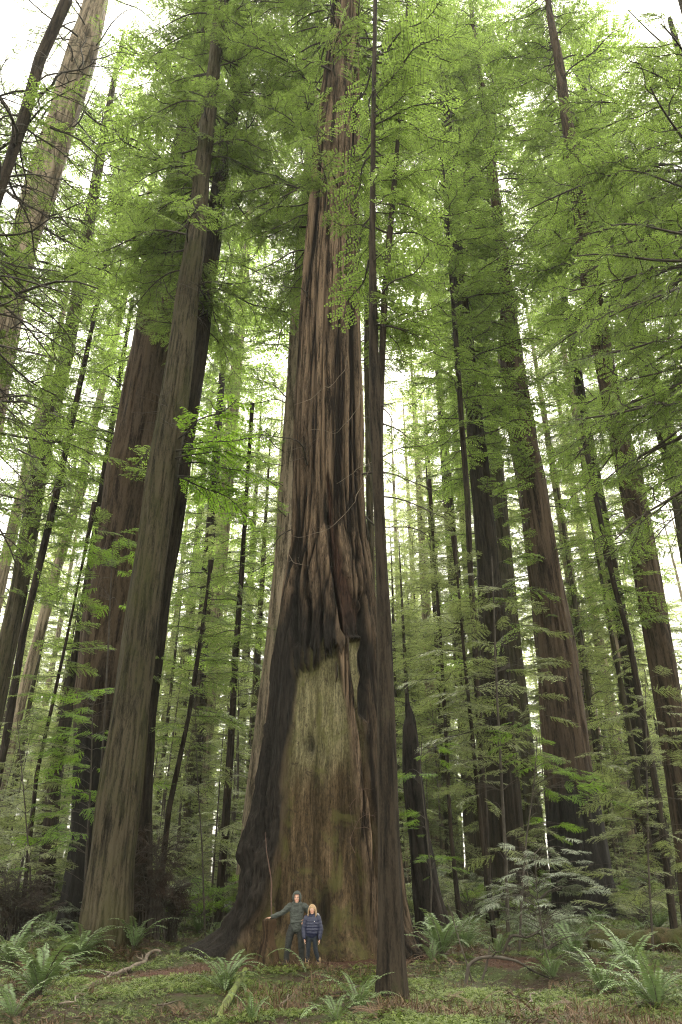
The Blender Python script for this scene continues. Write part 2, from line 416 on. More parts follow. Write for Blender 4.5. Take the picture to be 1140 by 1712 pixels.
def crown_mesh(name, prof, D, z0, z1, n, L0, L1, mats, seed, tpls=None, azc=None, azw=None, pitch=(.0, .25), zpow=1.0, bare=0, bz=None, hole=.0, skip=0, skz=99):
    rng = np.random.default_rng(seed); B = Bag(); z, cx, r = prof; tpls = tpls or TPL
    def one(T, zz, L, pit, dt=0.0):
        az = rng.uniform(0, 2*np.pi) if azc is None else azc+rng.normal(0, azw)
        while skip and zz < skz and math.cos(az+math.pi/2) > .45 and rng.random() < skip: az = rng.uniform(0, 2*np.pi)
        R = float(np.interp(zz, z, r))*.9; c = float(np.interp(zz, z, cx))
        p = np.array([c+math.cos(az)*R, D+math.sin(az)*R, zz])
        place(B, T, p, az, pit, rng.normal(0, .3), L, dt)
    for i in range(n):
        f = ((i+rng.random())/n)**zpow; zz = z0+(z1-z0)*f
        if rng.random() < hole*(.5+.5*math.sin(zz*.9+seed)): continue
        L = (L0+(L1-L0)*f)*rng.uniform(.55, 1.2)
        if f < .12: L *= .6+.4*f/.12
        one(tpls[rng.integers(len(tpls))], zz, L, rng.uniform(*pitch)-.25*(1-f), rng.normal(0, .2))
    for i in range(bare):
        zz = rng.uniform(*(bz or (z0*.5, z0+2))); one(TPL_BARE[rng.integers(3)], zz, rng.uniform(.5, 1.1)*L0*.8, rng.uniform(-.5, .2))
    return B.mesh(name, mats)

def tree(label, cat, rows, D, mat, crown=None, group=None, top=70, name='redwood_tree', nth=72, leafm='needle', **kw):
    seed = int(rows[0][0]+rows[0][1]*7+D*13) % 9973
    pr = profile(rows, D, top=top)
    base = np.array([pr[1][0], D, pr[0][0]+.4])
    t = thing(name, label, cat, tuple(base), group)
    me = trunk_mesh('trunk', pr, D, mat, nth=nth, seed=seed, **kw)
    me.transform(Matrix.Translation(Vector(-base))); link('trunk', me, t)
    for cr in (crown if isinstance(crown, list) else [crown] if crown else []):
        cr = dict(cr); ck = cr.pop('leaf', leafm); zpy = cr.pop('py', None)
        if zpy: cr['z0'] = CH+hgt(zpy[0], D); cr['z1'] = CH+hgt(zpy[1], D)
        cm = crown_mesh('crown', pr, D, mats=[M[ck], M['twig']], seed=seed+len(t.children), **cr)
        cm.transform(Matrix.Translation(Vector(-base))); link('crown', cm, t)
    return t, pr

# ---- the giant
def giant():
    D = 22.0
    rows = [(1600, 366, 700), (1580, 372, 694), (1550, 384, 686), (1500, 396, 680), (1430, 404, 674), (1350, 417, 668), (1300, 425, 664),
            (1200, 439, 655), (1100, 451, 645), (1000, 467, 632), (950, 475, 626), (900, 482, 618), (800, 485, 613), (700, 488, 612),
            (600, 492, 609), (500, 498, 606), (400, 509, 603), (300, 520, 601), (200, 530, 601), (100, 543, 602), (0, 556, 603)]
    pr = profile(rows, D, top=78)
    z, cx, r = pr
    zz = [z[0]]
    while zz[-1] < 44: zz.append(zz[-1]+(.028 if zz[-1] < 13.5 else .06+.004*(zz[-1]-13.5)))
    while zz[-1] < 78: zz.append(zz[-1]+.6)
    zz = np.array(zz)
    fr = np.linspace(-math.pi*1.06, .06*math.pi, 470, endpoint=False); bk = np.linspace(.06*math.pi, math.pi*.94, 60, endpoint=False)
    th = np.concatenate([fr, bk]); nth = len(th)
    Z, TH = np.meshgrid(zz, th, indexing='ij')
    R = np.interp(Z, z, r); CX = np.interp(Z, z, cx); ct, st = np.cos(TH), np.sin(TH)
    px, py = proj(CX+ct*R, D+st*R, Z)
    front = sstep(.05, -.12, st)
    ax, ay = ct*R, st*R
    # bark relief: broad plates, long furrows, fine fibres
    warp = (fbm(ax*.6, ay*.6, Z*.07, 2)-.5)*.6
    b1 = vn(ax*2.1+warp, ay*2.1, Z*.055); b1 = 1-np.abs(2*b1-1)
    b2 = vn(ax*5.5+warp*2+9, ay*5.5, Z*.12+4); b2 = 1-np.abs(2*b2-1)
    b3 = vn(ax*15+3, ay*15+warp*4, Z*.5); b3 = 1-np.abs(2*b3-1)
    fz = np.clip(R/1.2, .3, 1)
    groove = (b1**5*.10 + b2**3*.085 + b3**2*.05)*fz
    broad = (fbm(ax*.9+2, ay*.9, Z*.05+3, 2)-.5)*.20*fz
    # fire scar: bare wood showing below the hanging bark
    wl = np.interp(py, [1060, 1150, 1200, 1250, 1300, 1400, 1500, 1560, 1620], [487, 485, 481, 473, 467, 457, 438, 408, 388])
    wr = np.interp(py, [1050, 1200, 1300, 1400, 1620], [606, 612, 626, 640, 668])
    jn = (vn(ax*7+2, ay*7, 1.5)-.5)*2
    wl = wl+(vn(Z*1.2, 5, 3)-.5)*9; wr = wr+(vn(Z*1.0, 8, 1)-.5)*12
    tp = 1082-70*jn*np.abs(jn)**.3 + (vn(ax*19, ay*19, 4)-.5)*55
    tp = np.where(px < 498, tp+25, tp); tp = np.where((px > 586), 1066, tp)
    wood = sstep(-3.0, 3.0, px-wl)*sstep(3.0, -3.0, px-wr)*sstep(-4, 4, py-tp)*front
    # strip of bark crossing the scar
    sc = np.interp(py, [1040, 1100, 1200, 1300, 1400, 1500, 1620], [572, 581, 596, 611, 624, 640, 655])
    sw = np.interp(py, [1040, 1200, 1400, 1600], [13, 7, 7, 9])+(vn(Z*1.5, 2, 9)-.5)*5
    strip = sstep(3.0, -2.0, np.abs(px-sc)-sw)*front*sstep(1000, 1060, py)
    wood2 = wood*(1-strip)
    # narrow burnt seam with red inner bark
    s1 = np.interp(py, [770, 790, 850, 900, 950, 1000, 1055], [545, 548, 552, 560, 568, 584, 597])
    s2 = np.interp(py, [770, 790, 850, 900, 950, 1000, 1050, 1068], [0, 2.5, 6, 8, 10, 16, 20, 12])
    e = (vn(Z*3, 4, 4)-.5)*5
    scar = sstep(2.5, -2.5, np.abs(px-s1+e)-s2)*sstep(775, 800, py)*sstep(1066, 1056, py)*front
    gap = sstep(3, -2, np.abs(px-(s1-s2-1))-3.2)*sstep(800, 860, py)*sstep(1070, 1040, py)*front
    # deep slots in the hanging bark
    slots = 0
    for (pa, pb, xa, xb, wd) in ((940, 1075, 487, 489, 4.5), (985, 1075, 517, 512, 3), (1000, 1090, 535, 541, 2.5), (900, 1060, 506, 513, 1.8), (990, 1200, 613, 616, 4), (1010, 1400, 447, 436, 3), (900, 1000, 600, 608, 2.5)):
        xc = np.interp(py, [pa, pb], [xa, xb])
        slots = np.maximum(slots, sstep(2.0, -1.0, np.abs(px-xc+(vn(Z*2, 1, pa)-.5)*5)-wd)*sstep(pa-12, pa+30, py)*sstep(pb+10, pb-15, py)*front)
    inset = .46+.05*np.sin(Z*.7)
    wsurf = -inset + (fbm(ax*1.5, ay*1.5, Z*.25, 3)-.5)*.35 + (vn(ax*8, ay*8, Z*.5)-.5)*.05 + (fbm(ax*4+1, ay*4, Z*2.2, 3)-.5)*.07*sstep(1150, 1350, py)
    d = broad-groove
    burn = sstep(4, -8, px-wl)*sstep(930, 1130, py)*front
    burn = np.clip(burn*(.62+1.1*fbm(ax*1.4, ay*1.4, Z*.35+2, 3))*1.25, 0, 1)*sstep(900, 1250, py)**.5
    lump = (fbm(ax*2.6, ay*2.6, Z*2.2, 3)-.5)*.32*burn*sstep(1250, 1400, py)
    d = d+lump
    d = d*(1-wood2)+wsurf*wood2
    d = d + strip*wood*(-.17+.06*(1-b2))
    d = d - scar*.20 - gap*.30 - slots*.33*(1-wood2)
    knot = np.exp(-(((px-511)/11)**2+((py-1243)/17)**2))*front; d = d-knot*.22*wood2
    cav = np.exp(-(((px-545)/13)**2+((py-1530)/50)**2))*front*sstep(1450, 1500, py); d = d-cav*.32
    # ledge of charred bark sticking out on the left
    led = sstep(1455, 1425, py)*sstep(1290, 1400, py)*sstep(420, 405, px)*sstep(.3, -.1, st); d = d+led*.16
    # roots
    h0 = np.maximum(Z-g1(-.4, 21.0), 0)
    root = 0
    for a0, wdt, amp in ((math.pi*1.02, .22, .75), (-math.pi*.985, .15, .35), (0.02, .20, .55), (-.26, .16, .55), (-math.pi*.86, .11, .55), (-math.pi*.78, .07, .35), (-.55, .09, .3), (-1.35, .06, .12), (math.pi*.5, .5, .5)):
        dd = np.angle(np.exp(1j*(TH-a0))); root = root+amp*np.exp(-(dd/wdt)**2)*np.exp(-h0/.42)
    d = d+root+.10*np.exp(-h0/.25)
    X = CX+ct*(R+d); Y = D+st*(R+d)
    V = np.stack([X, Y, Z], -1).reshape(-1, 3)
    m = len(zz); i = np.arange(m-1)[:, None]*nth; j = np.arange(nth)[None]; k = (np.arange(nth)+1)[None] % nth
    Q = np.stack([i+j, i+k, i+nth+k, i+nth+j], -1).reshape(-1, 4)
    wt = sstep(1330, 1190, py+70*(fbm(ax*1.5, ay*1.5, Z*.6, 3)-.5)*2)
    char = np.clip(burn*.95*(1-wood2) + slots*.95*(1-wood2) + gap*.8 + knot*.8*wood2 + cav*.85 + (1-wood)*front*.60*sstep(1000, 1068, py)*sstep(480, 487, px)*sstep(615, 600, px) + .45*(1-wood2)*(1-strip)*sstep(880, 1080, py), 0, .97)
    gr = np.clip((b1**6*.8+b2**4*.7+b3**4*.35)*(1-wood2), 0, 1)
    at_ = {'wood': np.clip(wood2, 0, 1), 'woodtop': wt, 'scar': np.clip(scar, 0, 1), 'char': char, 'groove': gr}
    me = mesh('trunk', V, Q, mats=[M['giant']], attrs={a: b.ravel() for a, b in at_.items()}, smooth=True)
    base = Vector((float(cx[0]), D, g1(0, 22)))
    t = thing('redwood_tree', 'giant redwood with a tall fire scar of bare tan wood, behind the two people', 'tree', tuple(base))
    me.transform(Matrix.Translation(-base)); link('trunk', me, t)
    cm = crown_mesh('crown', pr, D, 24.5, 52, 130, 3.8, 4.8, [M['needle'], M['twig']], 5, tpls=BOUGH+BOUGH_THIN, pitch=(-.25, .25), bare=8, bz=(12, 24), skip=.2)
    cm.transform(Matrix.Translation(-base)); link('crown', cm, t)
    return t, pr
giant_tree, giant_pr = giant()

# ------------------------------------------------------------------ named trunks, left side
BR = lambda n, a, b, L0, L1, **k: dict(n=n, py=(a, b), L0=L0, L1=L1, **k)
tree('broad grey-brown redwood trunk close to the left, ferns around its foot', 'tree',
     [(1592, 124, 214), (1540, 133, 222), (1450, 146, 226), (1350, 158, 236), (1200, 185, 250), (1000, 213, 270), (900, 229, 285), (800, 243, 298), (700, 262, 313),
      (600, 279, 325), (500, 293, 333), (400, 310, 345), (300, 322, 350), (250, 330, 357), (120, 346, 368), (0, 360, 380)], 22.0, M['grey'],
     crown=[dict(z0=23, z1=50, n=95, L0=3.6, L1=3.8, pitch=(-.3, .25), skip=.95, skz=32, tpls=BOUGH), dict(z0=14.3, z1=15.8, n=9, L0=3.0, L1=3.4, azc=-.3, azw=.5, leaf='bright', pitch=(-.1, .3))],
     nth=240, dz=.08, furrow=.055, freq=7, flare=.06, top=58)
tree('darker twin redwood trunk pressed behind the right flank of the broad grey-brown trunk', 'tree',
     [(1400, 196, 256), (1300, 210, 256), (1200, 222, 262), (1000, 250, 286), (900, 265, 303), (800, 285, 318), (700, 296, 331), (600, 308, 347), (500, 322, 358), (400, 340, 371), (300, 355, 380), (150, 384, 406), (50, 396, 414)],
     24.0, M['black'], crown=dict(z0=22, z1=52, n=62, L0=3.8, L1=4, pitch=(-.3, .2), bare=8, bz=(15, 26), tpls=BOUGH), nth=120, dz=.12, furrow=.06, freq=5, top=60, flare=.03)
tree('wide reddish redwood behind the grey-brown pair, its bark cut off above a dark burnt base', 'tree',
     [(1500, 106, 232), (1400, 118, 228), (1250, 124, 222), (1170, 126, 225), (1130, 131, 228), (1000, 142, 232), (900, 163, 246), (800, 175, 262), (700, 196, 280), (600, 216, 293), (500, 235, 306), (400, 256, 318), (300, 278, 332), (150, 308, 350), (0, 330, 366)],
     29.0, M['burntred'], crown=[dict(z0=25, z1=58, n=110, L0=4.2, L1=4.5, pitch=(-.3, .2), tpls=TPL+TPL_THIN), dict(z0=15, z1=24, n=14, L0=2.0, L1=3, azc=-2.6, azw=.6)], nth=140, dz=.14, furrow=.10, freq=3.2, top=72, flare=.2)
tree('pale lichen-streaked redwood leaning in from the far left edge', 'tree',
     [(720, -62, 2), (600, -22, 24), (500, 0, 42), (400, 18, 64), (300, 45, 99), (200, 80, 128), (100, 108, 160), (0, 143, 181)],
     25.0, M['pale'], crown=dict(z0=14, z1=52, n=90, L0=4.0, L1=4.0, pitch=(-.35, .1), tpls=BOUGH_THIN+TPL_BARE, bare=10, bz=(14, 30)), nth=110, dz=.14, furrow=.07, freq=4, top=60)
tree('thin bare dark trunk slanting across the top left corner', 'tree',
     [(300, -2, 14), (200, 30, 49), (100, 57, 75), (0, 102, 121)], 15.0, M['dark'],
     crown=dict(z0=8.5, z1=25, n=40, L0=3.2, L1=3.6, pitch=(-.3, .25), tpls=TPL_BARE+TPL_THIN[:1], bare=24, bz=(8, 23)), nth=36, dz=.14, furrow=.012, freq=9, top=30)
tree('brown redwood pole left of the reddish wide trunk, rising through green sprays', 'tree',
     [(1100, -8, 24), (1000, 14, 44), (900, 32, 62), (800, 48, 78), (700, 68, 97), (600, 97, 122), (500, 117, 140), (400, 136, 156), (300, 152, 170)],
     36.0, M['grey'], crown=dict(z0=15, z1=60, n=150, L0=3.8, L1=3.5), top=66)
tree('slim dark redwood left of the reddish trunk, crossing in front of paler poles', 'tree',
     [(1300, -8, 4), (1230, 4, 18), (1056, 33, 46), (835, 86, 98), (700, 116, 127), (600, 138, 147)], 33.0, M['dark'], crown=dict(z0=16, z1=44, n=90, L0=2.6, L1=2.2), top=48, nth=40)
tree('pale thin redwood pole just left of the reddish trunk', 'tree',
     [(1272, 4, 20), (1150, 32, 50), (953, 86, 103), (835, 122, 138), (700, 152, 166)], 45.0, M['pale'], crown=dict(z0=24, z1=60, n=90, L0=3, L1=2.5), top=64, nth=40)
tree('very thin dark sapling stem at the left, standing before the forest haze', 'sapling',
     [(1480, 38, 46), (1293, 58, 65), (1180, 84, 90), (1076, 107, 112), (960, 132, 136)], 26.0, M['dark'], crown=dict(z0=6, z1=15, n=34, L0=1.8, L1=1.0, tpls=TPL_FINE), top=15.5, nth=24, name='conifer_sapling')
tree('dark crooked trunk close left of the burnt base of the reddish redwood', 'tree',
     [(1480, 60, 92), (1289, 80, 104), (1190, 102, 124), (1100, 117, 133), (1000, 135, 149)], 34.0, M['dark'], crown=dict(z0=11, z1=30, n=60, L0=2.6, L1=2), top=34, nth=50)
# between the left pair and the giant
tree('straight thin dark pole midway between the grey-brown pair and the giant', 'tree',
     [(1490, 360, 375), (1400, 368, 383), (1250, 379, 392), (1100, 388, 399), (945, 400, 409), (850, 407, 413)], 31.0, M['dark'],
     crown=[dict(z0=9.5, z1=22, n=66, L0=2.3, L1=1.5, tpls=TPL_FINE+TPL[:2]), dict(z0=3.5, z1=9, n=8, L0=1.6, L1=1.6, tpls=TPL_BARE)], top=24, nth=40)
tree('leaning thin dark sapling right of the grey-brown pair', 'sapling',
     [(1500, 262, 272), (1354, 277, 287), (1200, 311, 319), (1068, 332, 339), (980, 345, 350)], 25.0, M['dark'], crown=dict(z0=5.5, z1=12, n=40, L0=2.0, L1=1.1, tpls=TPL_FINE), top=12.5, nth=24, name='conifer_sapling')
tree('stout dark trunk low between the leaning sapling and the thin dark pole', 'tree',
     [(1500, 300, 330), (1320, 307, 336), (1100, 324, 347), (900, 342, 360)], 50.0, M['dark'], crown=dict(z0=14, z1=56, n=120, L0=3.6, L1=3), top=60, nth=40)
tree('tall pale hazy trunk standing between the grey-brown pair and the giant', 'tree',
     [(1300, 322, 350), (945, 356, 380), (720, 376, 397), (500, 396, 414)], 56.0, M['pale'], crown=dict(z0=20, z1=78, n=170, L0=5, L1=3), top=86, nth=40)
tree('pale grey redwood trunk tucked behind the left edge of the giant', 'tree',
     [(1250, 420, 470), (1100, 440, 480), (950, 456, 490), (800, 466, 498), (700, 474, 502), (600, 480, 507), (500, 486, 512), (300, 505, 524), (150, 517, 532)],
     31.0, M['pale'], crown=[dict(z0=27, z1=60, n=120, L0=4, L1=4), dict(z0=14, z1=25, n=14, L0=2.6, L1=2.6, azc=math.pi, azw=.6)], top=70, nth=80, furrow=.06)
# right of the giant: forked front tree
fork, fork_pr = tree('slender dark redwood standing in front of the right flank of the giant, forking high up', 'tree',
     [(1665, 628, 680), (1600, 630, 676), (1500, 631, 672), (1350, 631, 667), (1200, 630, 661), (1050, 629, 655), (950, 628, 648), (850, 624, 643), (750, 619, 640), (680, 616, 638), (600, 616, 634), (400, 617, 628), (200, 620, 628), (0, 624, 631)],
     14.8, M['dark'], crown=[dict(z0=14.5, z1=27, n=60, L0=2.0, L1=2.4, pitch=(-.3, .2), azc=.3, azw=1.1), dict(z0=9, z1=16, n=12, L0=1.6, L1=2.0, tpls=TPL_BARE+TPL_THIN, azc=.2, azw=.5)], nth=110, dz=.06, furrow=.03, freq=11, flare=.04, top=30)
def fork_stem():
    rows = [(760, 627, 640), (700, 630, 641), (600, 633, 644), (500, 637, 648), (400, 646, 656), (300, 655, 664), (200, 665, 671), (100, 672, 677), (0, 680, 684)]
    P = []; R = []
    for py, l, r in rows:
        a = at(l, py, 14.8); b = at(r, py, 14.8); P.append((a+b)/2); R.append((b[0]-a[0])/2)
    V, Q = tube(np.array(P)-np.array(fork.location), R, 14); B = Bag(); B.add(V, Q)
    link('forked_stem', B.mesh('forked_stem', [M['dark']], smooth=True), fork)
fork_stem()
tree('thin trunk wedged between the giant and the forked slender redwood', 'tree',
     [(900, 612, 626), (740, 610, 622), (600, 608, 620), (450, 609, 619)], 27.0, M['grey'], crown=dict(z0=22, z1=48, n=90, L0=3, L1=2.4), top=52, nth=40)
tree('burnt black snag with a jagged pointed top, right of the giant', 'snag',
     [(1552, 698, 756), (1500, 689, 744), (1400, 677, 723), (1300, 669, 709), (1250, 667, 705), (1215, 667, 699), (1200, 672, 696), (1182, 674, 690), (1162, 679, 683)],
     27.0, M['char'], crown=dict(z0=1.5, z1=6, n=9, L0=.7, L1=.7, tpls=TPL_FINE, leaf='bright'), top=CH+hgt(1160, 27.0), nth=90, dz=.07, furrow=.16, freq=3.5, flare=.2, name='burnt_snag', jag=.0, smooth=False)
tree('dark redwood right of centre, half hidden behind low silvery branches', 'tree',
     [(1525, 822, 890), (1400, 818, 876), (1300, 812, 868), (1150, 802, 856), (1050, 799, 847), (950, 796, 836), (850, 789, 826), (700, 778, 808), (600, 768, 795), (500, 758, 783), (400, 750, 772), (250, 740, 760)],
     35.0, M['black'], crown=[dict(z0=22, z1=66, n=210, L0=4.4, L1=4.0, skip=.4), dict(z0=10, z1=21, n=16, L0=2.6, L1=3.2, azc=-1.2, azw=1.4)], top=72, nth=110, dz=.14, furrow=.08, freq=4, flare=.15)
tree('thin dark pole immediately left of the half hidden dark redwood', 'tree',
     [(1300, 800, 812), (1100, 790, 800), (945, 781, 791), (830, 776, 786), (700, 766, 776), (600, 760, 769)], 30.0, M['dark'], crown=dict(z0=20, z1=40, n=80, L0=2.6, L1=2), top=44, nth=36)
tree('tan-brown trunk glimpsed behind the half hidden dark redwood', 'tree',
     [(1300, 872, 896), (940, 831, 857), (840, 823, 848), (700, 808, 832)], 52.0, M['grey'], crown=dict(z0=27, z1=70, n=150, L0=4.2, L1=3), top=76, nth=40)
tree('broad brown redwood with a black charred foot, right of the silvery low branches', 'tree',
     [(1525, 922, 1036), (1400, 916, 1012), (1300, 910, 994), (1200, 903, 979), (1100, 896, 966), (1000, 886, 946), (900, 875, 929), (800, 862, 912), (700, 843, 892), (600, 832, 875), (500, 835, 862), (430, 830, 850), (300, 815, 833), (150, 798, 812)],
     37.0, M['footred'], crown=[dict(z0=36, z1=74, n=180, L0=4.4, L1=4, skip=.7), dict(z0=14, z1=34, n=30, L0=2.4, L1=3.0, azc=-1.5, azw=1.3)], top=80, nth=150, dz=.14, furrow=.12, freq=3, flare=.25)
tree('tall dark brown redwood at the right with a broken branch stub high on it', 'tree',
     [(1400, 1124, 1176), (1300, 1112, 1160), (1200, 1098, 1146), (1100, 1082, 1130), (1000, 1064, 1110), (900, 1051, 1092), (800, 1034, 1074), (700, 1011, 1047), (600, 991, 1026), (500, 975, 1009), (400, 962, 990), (250, 944, 968)],
     29.0, M['qred'], crown=[dict(z0=27, z1=60, n=130, L0=4, L1=4, skip=.8), dict(z0=15, z1=27, n=16, L0=2.4, L1=3.0, azc=-.2, azw=1.1)], top=66, nth=140, dz=.12, furrow=.09, freq=4)
tree('brown redwood trunk in the upper right, farthest right of the tall trunks', 'tree',
     [(1000, 1150, 1186), (800, 1117, 1152), (700, 1090, 1122), (600, 1063, 1092), (500, 1040, 1067), (400, 1020, 1045)],
     37.0, M['grey'], crown=dict(z0=25, z1=66, n=170, L0=4.2, L1=4), top=72, nth=70)
tree('distant dark redwood seen between the two large right hand trunks', 'tree',
     [(1300, 1050, 1076), (1100, 1026, 1052), (840, 988, 1009), (740, 972, 992)], 54.0, M['red'], crown=dict(z0=34, z1=76, n=150, L0=4, L1=3), top=82, nth=40)
tree('dark redwood left of the tall right hand trunk, low in the understory', 'tree',
     [(1480, 1088, 1130), (1354, 1075, 1109), (1232, 1056, 1086), (1076, 1035, 1058), (900, 1004, 1024)], 44.0, M['dark'], crown=dict(z0=16, z1=60, n=140, L0=4, L1=3), top=64, nth=50)
tree('crooked thin black stem in front of the low dark redwood at the right', 'sapling',
     [(1480, 1112, 1124), (1340, 1095, 1106), (1252, 1079, 1090), (1056, 1044, 1053), (978, 1022, 1031)], 27.0, M['dark'], crown=dict(z0=10.5, z1=19, n=46, L0=2.3, L1=1.4, tpls=TPL_FINE), top=20, nth=30, name='conifer_sapling')
tree('thin crooked dark stem between the snag and the half hidden redwood', 'sapling',
     [(1540, 818, 828), (1400, 802, 810), (1250, 788, 795), (1080, 772, 777), (980, 764, 768)], 25.0, M['dark'], crown=dict(z0=4.5, z1=13, n=50, L0=2.1, L1=1.2, tpls=TPL_FINE, leaf='hemlock'), top=13.5, nth=24, name='conifer_sapling')
tree('upright thin dark stem right behind the burnt snag', 'sapling',
     [(1480, 758, 767), (1395, 750, 757), (1200, 741, 747), (1060, 733, 739), (930, 724, 728)], 32.0, M['dark'], crown=dict(z0=6, z1=19, n=60, L0=2.3, L1=1.3, tpls=TPL_FINE, leaf='hemlock'), top=20, nth=24, name='conifer_sapling')
# trees whose trunks stand outside the frame and whose boughs hang into it
tree('leafy redwood outside the right edge, its dark boughs hanging into the picture', 'tree',
     [(1000, 1335, 1395), (500, 1235, 1275), (300, 1200, 1235)], 17.0, M['dark'],
     crown=[dict(z0=9.5, z1=26, n=64, L0=5.0, L1=5.6, azc=math.pi, azw=.75, tpls=BOUGH_FINE+BOUGH_THIN, pitch=(-.2, .25), bare=8, bz=(8, 18))], top=36, nth=60)
tree('leafy redwood outside the left edge, its thin boughs reaching into the top left', 'tree',
     [(1000, -330, -280), (500, -180, -145), (300, -130, -100)], 17.0, M['dark'],
     crown=[dict(z0=10, z1=26, n=44, L0=5.0, L1=5.6, azc=0, azw=.7, tpls=BOUGH_FINE+BOUGH_THIN+TPL_BARE, pitch=(-.2, .3), bare=6, bz=(10, 24))], top=36, nth=60)
tree('redwood above the top right corner, only its high drooping sprays showing', 'tree',
     [(1000, 1290, 1330), (500, 1200, 1230), (200, 1150, 1172)], 24.0, M['dark'],
     crown=[dict(z0=25, z1=40, n=46, L0=5.0, L1=5.6, azc=math.pi, azw=.9, tpls=BOUGH_THIN+BOUGH, pitch=(-.2, .3))], top=46, nth=60)
print('named trees', round(time.time()-T0, 1))

# ------------------------------------------------------------------ forest fill: copies of a few kinds
def proto(kind, seed):
    rng = np.random.default_rng(seed)
    if kind == 'tall':
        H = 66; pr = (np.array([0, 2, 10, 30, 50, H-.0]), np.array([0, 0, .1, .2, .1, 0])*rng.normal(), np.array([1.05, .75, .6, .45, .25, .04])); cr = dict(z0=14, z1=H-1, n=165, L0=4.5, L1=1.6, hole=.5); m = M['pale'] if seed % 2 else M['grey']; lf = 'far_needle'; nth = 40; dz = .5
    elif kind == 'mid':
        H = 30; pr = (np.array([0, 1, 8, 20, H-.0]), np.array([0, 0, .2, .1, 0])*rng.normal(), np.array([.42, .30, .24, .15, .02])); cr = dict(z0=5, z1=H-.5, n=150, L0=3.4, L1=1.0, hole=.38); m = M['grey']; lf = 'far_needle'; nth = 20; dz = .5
    else:
        H = 11; pr = (np.array([0, 1, 5, 9, H-.0]), np.array([0, .05, .25, .1, 0])*rng.normal(), np.array([.10, .075, .06, .03, .01])); cr = dict(z0=1.3, z1=H-.2, n=64, L0=2.3, L1=.5, tpls=TPL_FINE, hole=.3); m = M['twig']; lf = 'hemlock'; nth = 10; dz = .4
    nm = {'tall': 'redwood_tree', 'mid': 'redwood_tree', 'small': 'understory_tree'}[kind]
    t = thing(nm, 'x', 'tree')
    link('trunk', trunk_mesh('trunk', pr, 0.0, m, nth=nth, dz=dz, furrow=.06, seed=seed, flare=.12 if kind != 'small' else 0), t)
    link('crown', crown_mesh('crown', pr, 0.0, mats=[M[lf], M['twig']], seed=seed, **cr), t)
    return t
PRO = {'tall': [proto('tall', s) for s in (1, 2, 3)], 'mid': [proto('mid', s) for s in (4, 5, 6)], 'small': [proto('small', s) for s in (7, 8, 9, 10)]}
USED = set()
def region(px):
    return ('left of the reddish wide trunk' if px < 130 else 'between the grey-brown pair and the giant' if px < 500 else
            'between the giant and the half hidden dark redwood' if px < 830 else 'between the two large right hand trunks' if px < 1080 else 'beyond the tall right hand trunk')
def fill(kind, px, D, sc, rng):
    x = at(px, 1480, D)[0]; loc = (x, D, g1(x, D)-.1)
    L = PRO[kind]; p = L[rng.integers(len(L))]
    what = {'tall': 'hazy tall redwood deep in the forest', 'mid': 'half-grown leafy redwood', 'small': 'small feathery understory conifer'}[kind]
    lab = what+' '+region(px); grp = what+'s '+region(px)
    rz = rng.uniform(0, 6.28)
    if p not in USED:
        USED.add(p); p.location = loc; p.rotation_euler = (0, 0, rz); p.scale = (sc, sc, sc); p['label'] = lab; p['group'] = grp
    else: copy_thing(p, loc, rz, sc, lab, grp)
rng = np.random.default_rng(77)
for i in range(58):
    px = -120+1380*((i*.618034) % 1); D = 52+62*((i*.377) % 1)
    if 640 < px < 750 or 425 < px < 480: continue
    fill('tall', px+rng.normal(0, 10), D, rng.uniform(.75, 1.15), rng)
for i in range(44):
    px = -80+1300*((i*.618034+.31) % 1); D = 40+48*((i*.2711+.1) % 1)
    if 770 < px < 1010 and D < 58 and i % 3: continue
    fill('mid', px+rng.normal(0, 10), D, rng.uniform(.6, 1.15), rng)
for i in range(80):
    px = -60+1260*((i*.618034+.17) % 1); D = 28+26*((i*.4142+.3) % 1)
    if 770 < px < 1130 and D < 42 and (i % 4 or px < 1060): continue
    if 655 < px < 770 and D < 36: continue
    if 540 < px < 690 or 330 < px <= 540 and D < 30: continue
    fill('small', px, D, rng.uniform(.6, 1.1), rng)
for i in range(14):
    px = (425+60*rng.random()) if i % 3 == 0 else (645+120*rng.random())
    fill('mid', px, 58+34*rng.random(), rng.uniform(.75, 1.05), rng)
for i, px in enumerate((652, 684, 712, 742, 436, 468)):
    fill('tall', px, 66+6*((i*5) % 6), rng.uniform(.92, 1.05), rng)
for i, px in enumerate((648, 672, 700, 722, 748, 430, 452, 474, 395, 690)):
    fill('tall', px, 84+7*((i*7) % 6), rng.uniform(.62, .82), rng)
for i in range(26):
    fill('mid', -60+1260*((i*.618034+.83) % 1), 62+40*((i*.4142) % 1), rng.uniform(.8, 1.25), rng)
for i in range(56):
    fill('tall', -60+1260*((i*.618034+.23) % 1), 112+75*((i*.377+.2) % 1), rng.uniform(.7, 1.1), rng)
print('fill', round(time.time()-T0, 1))

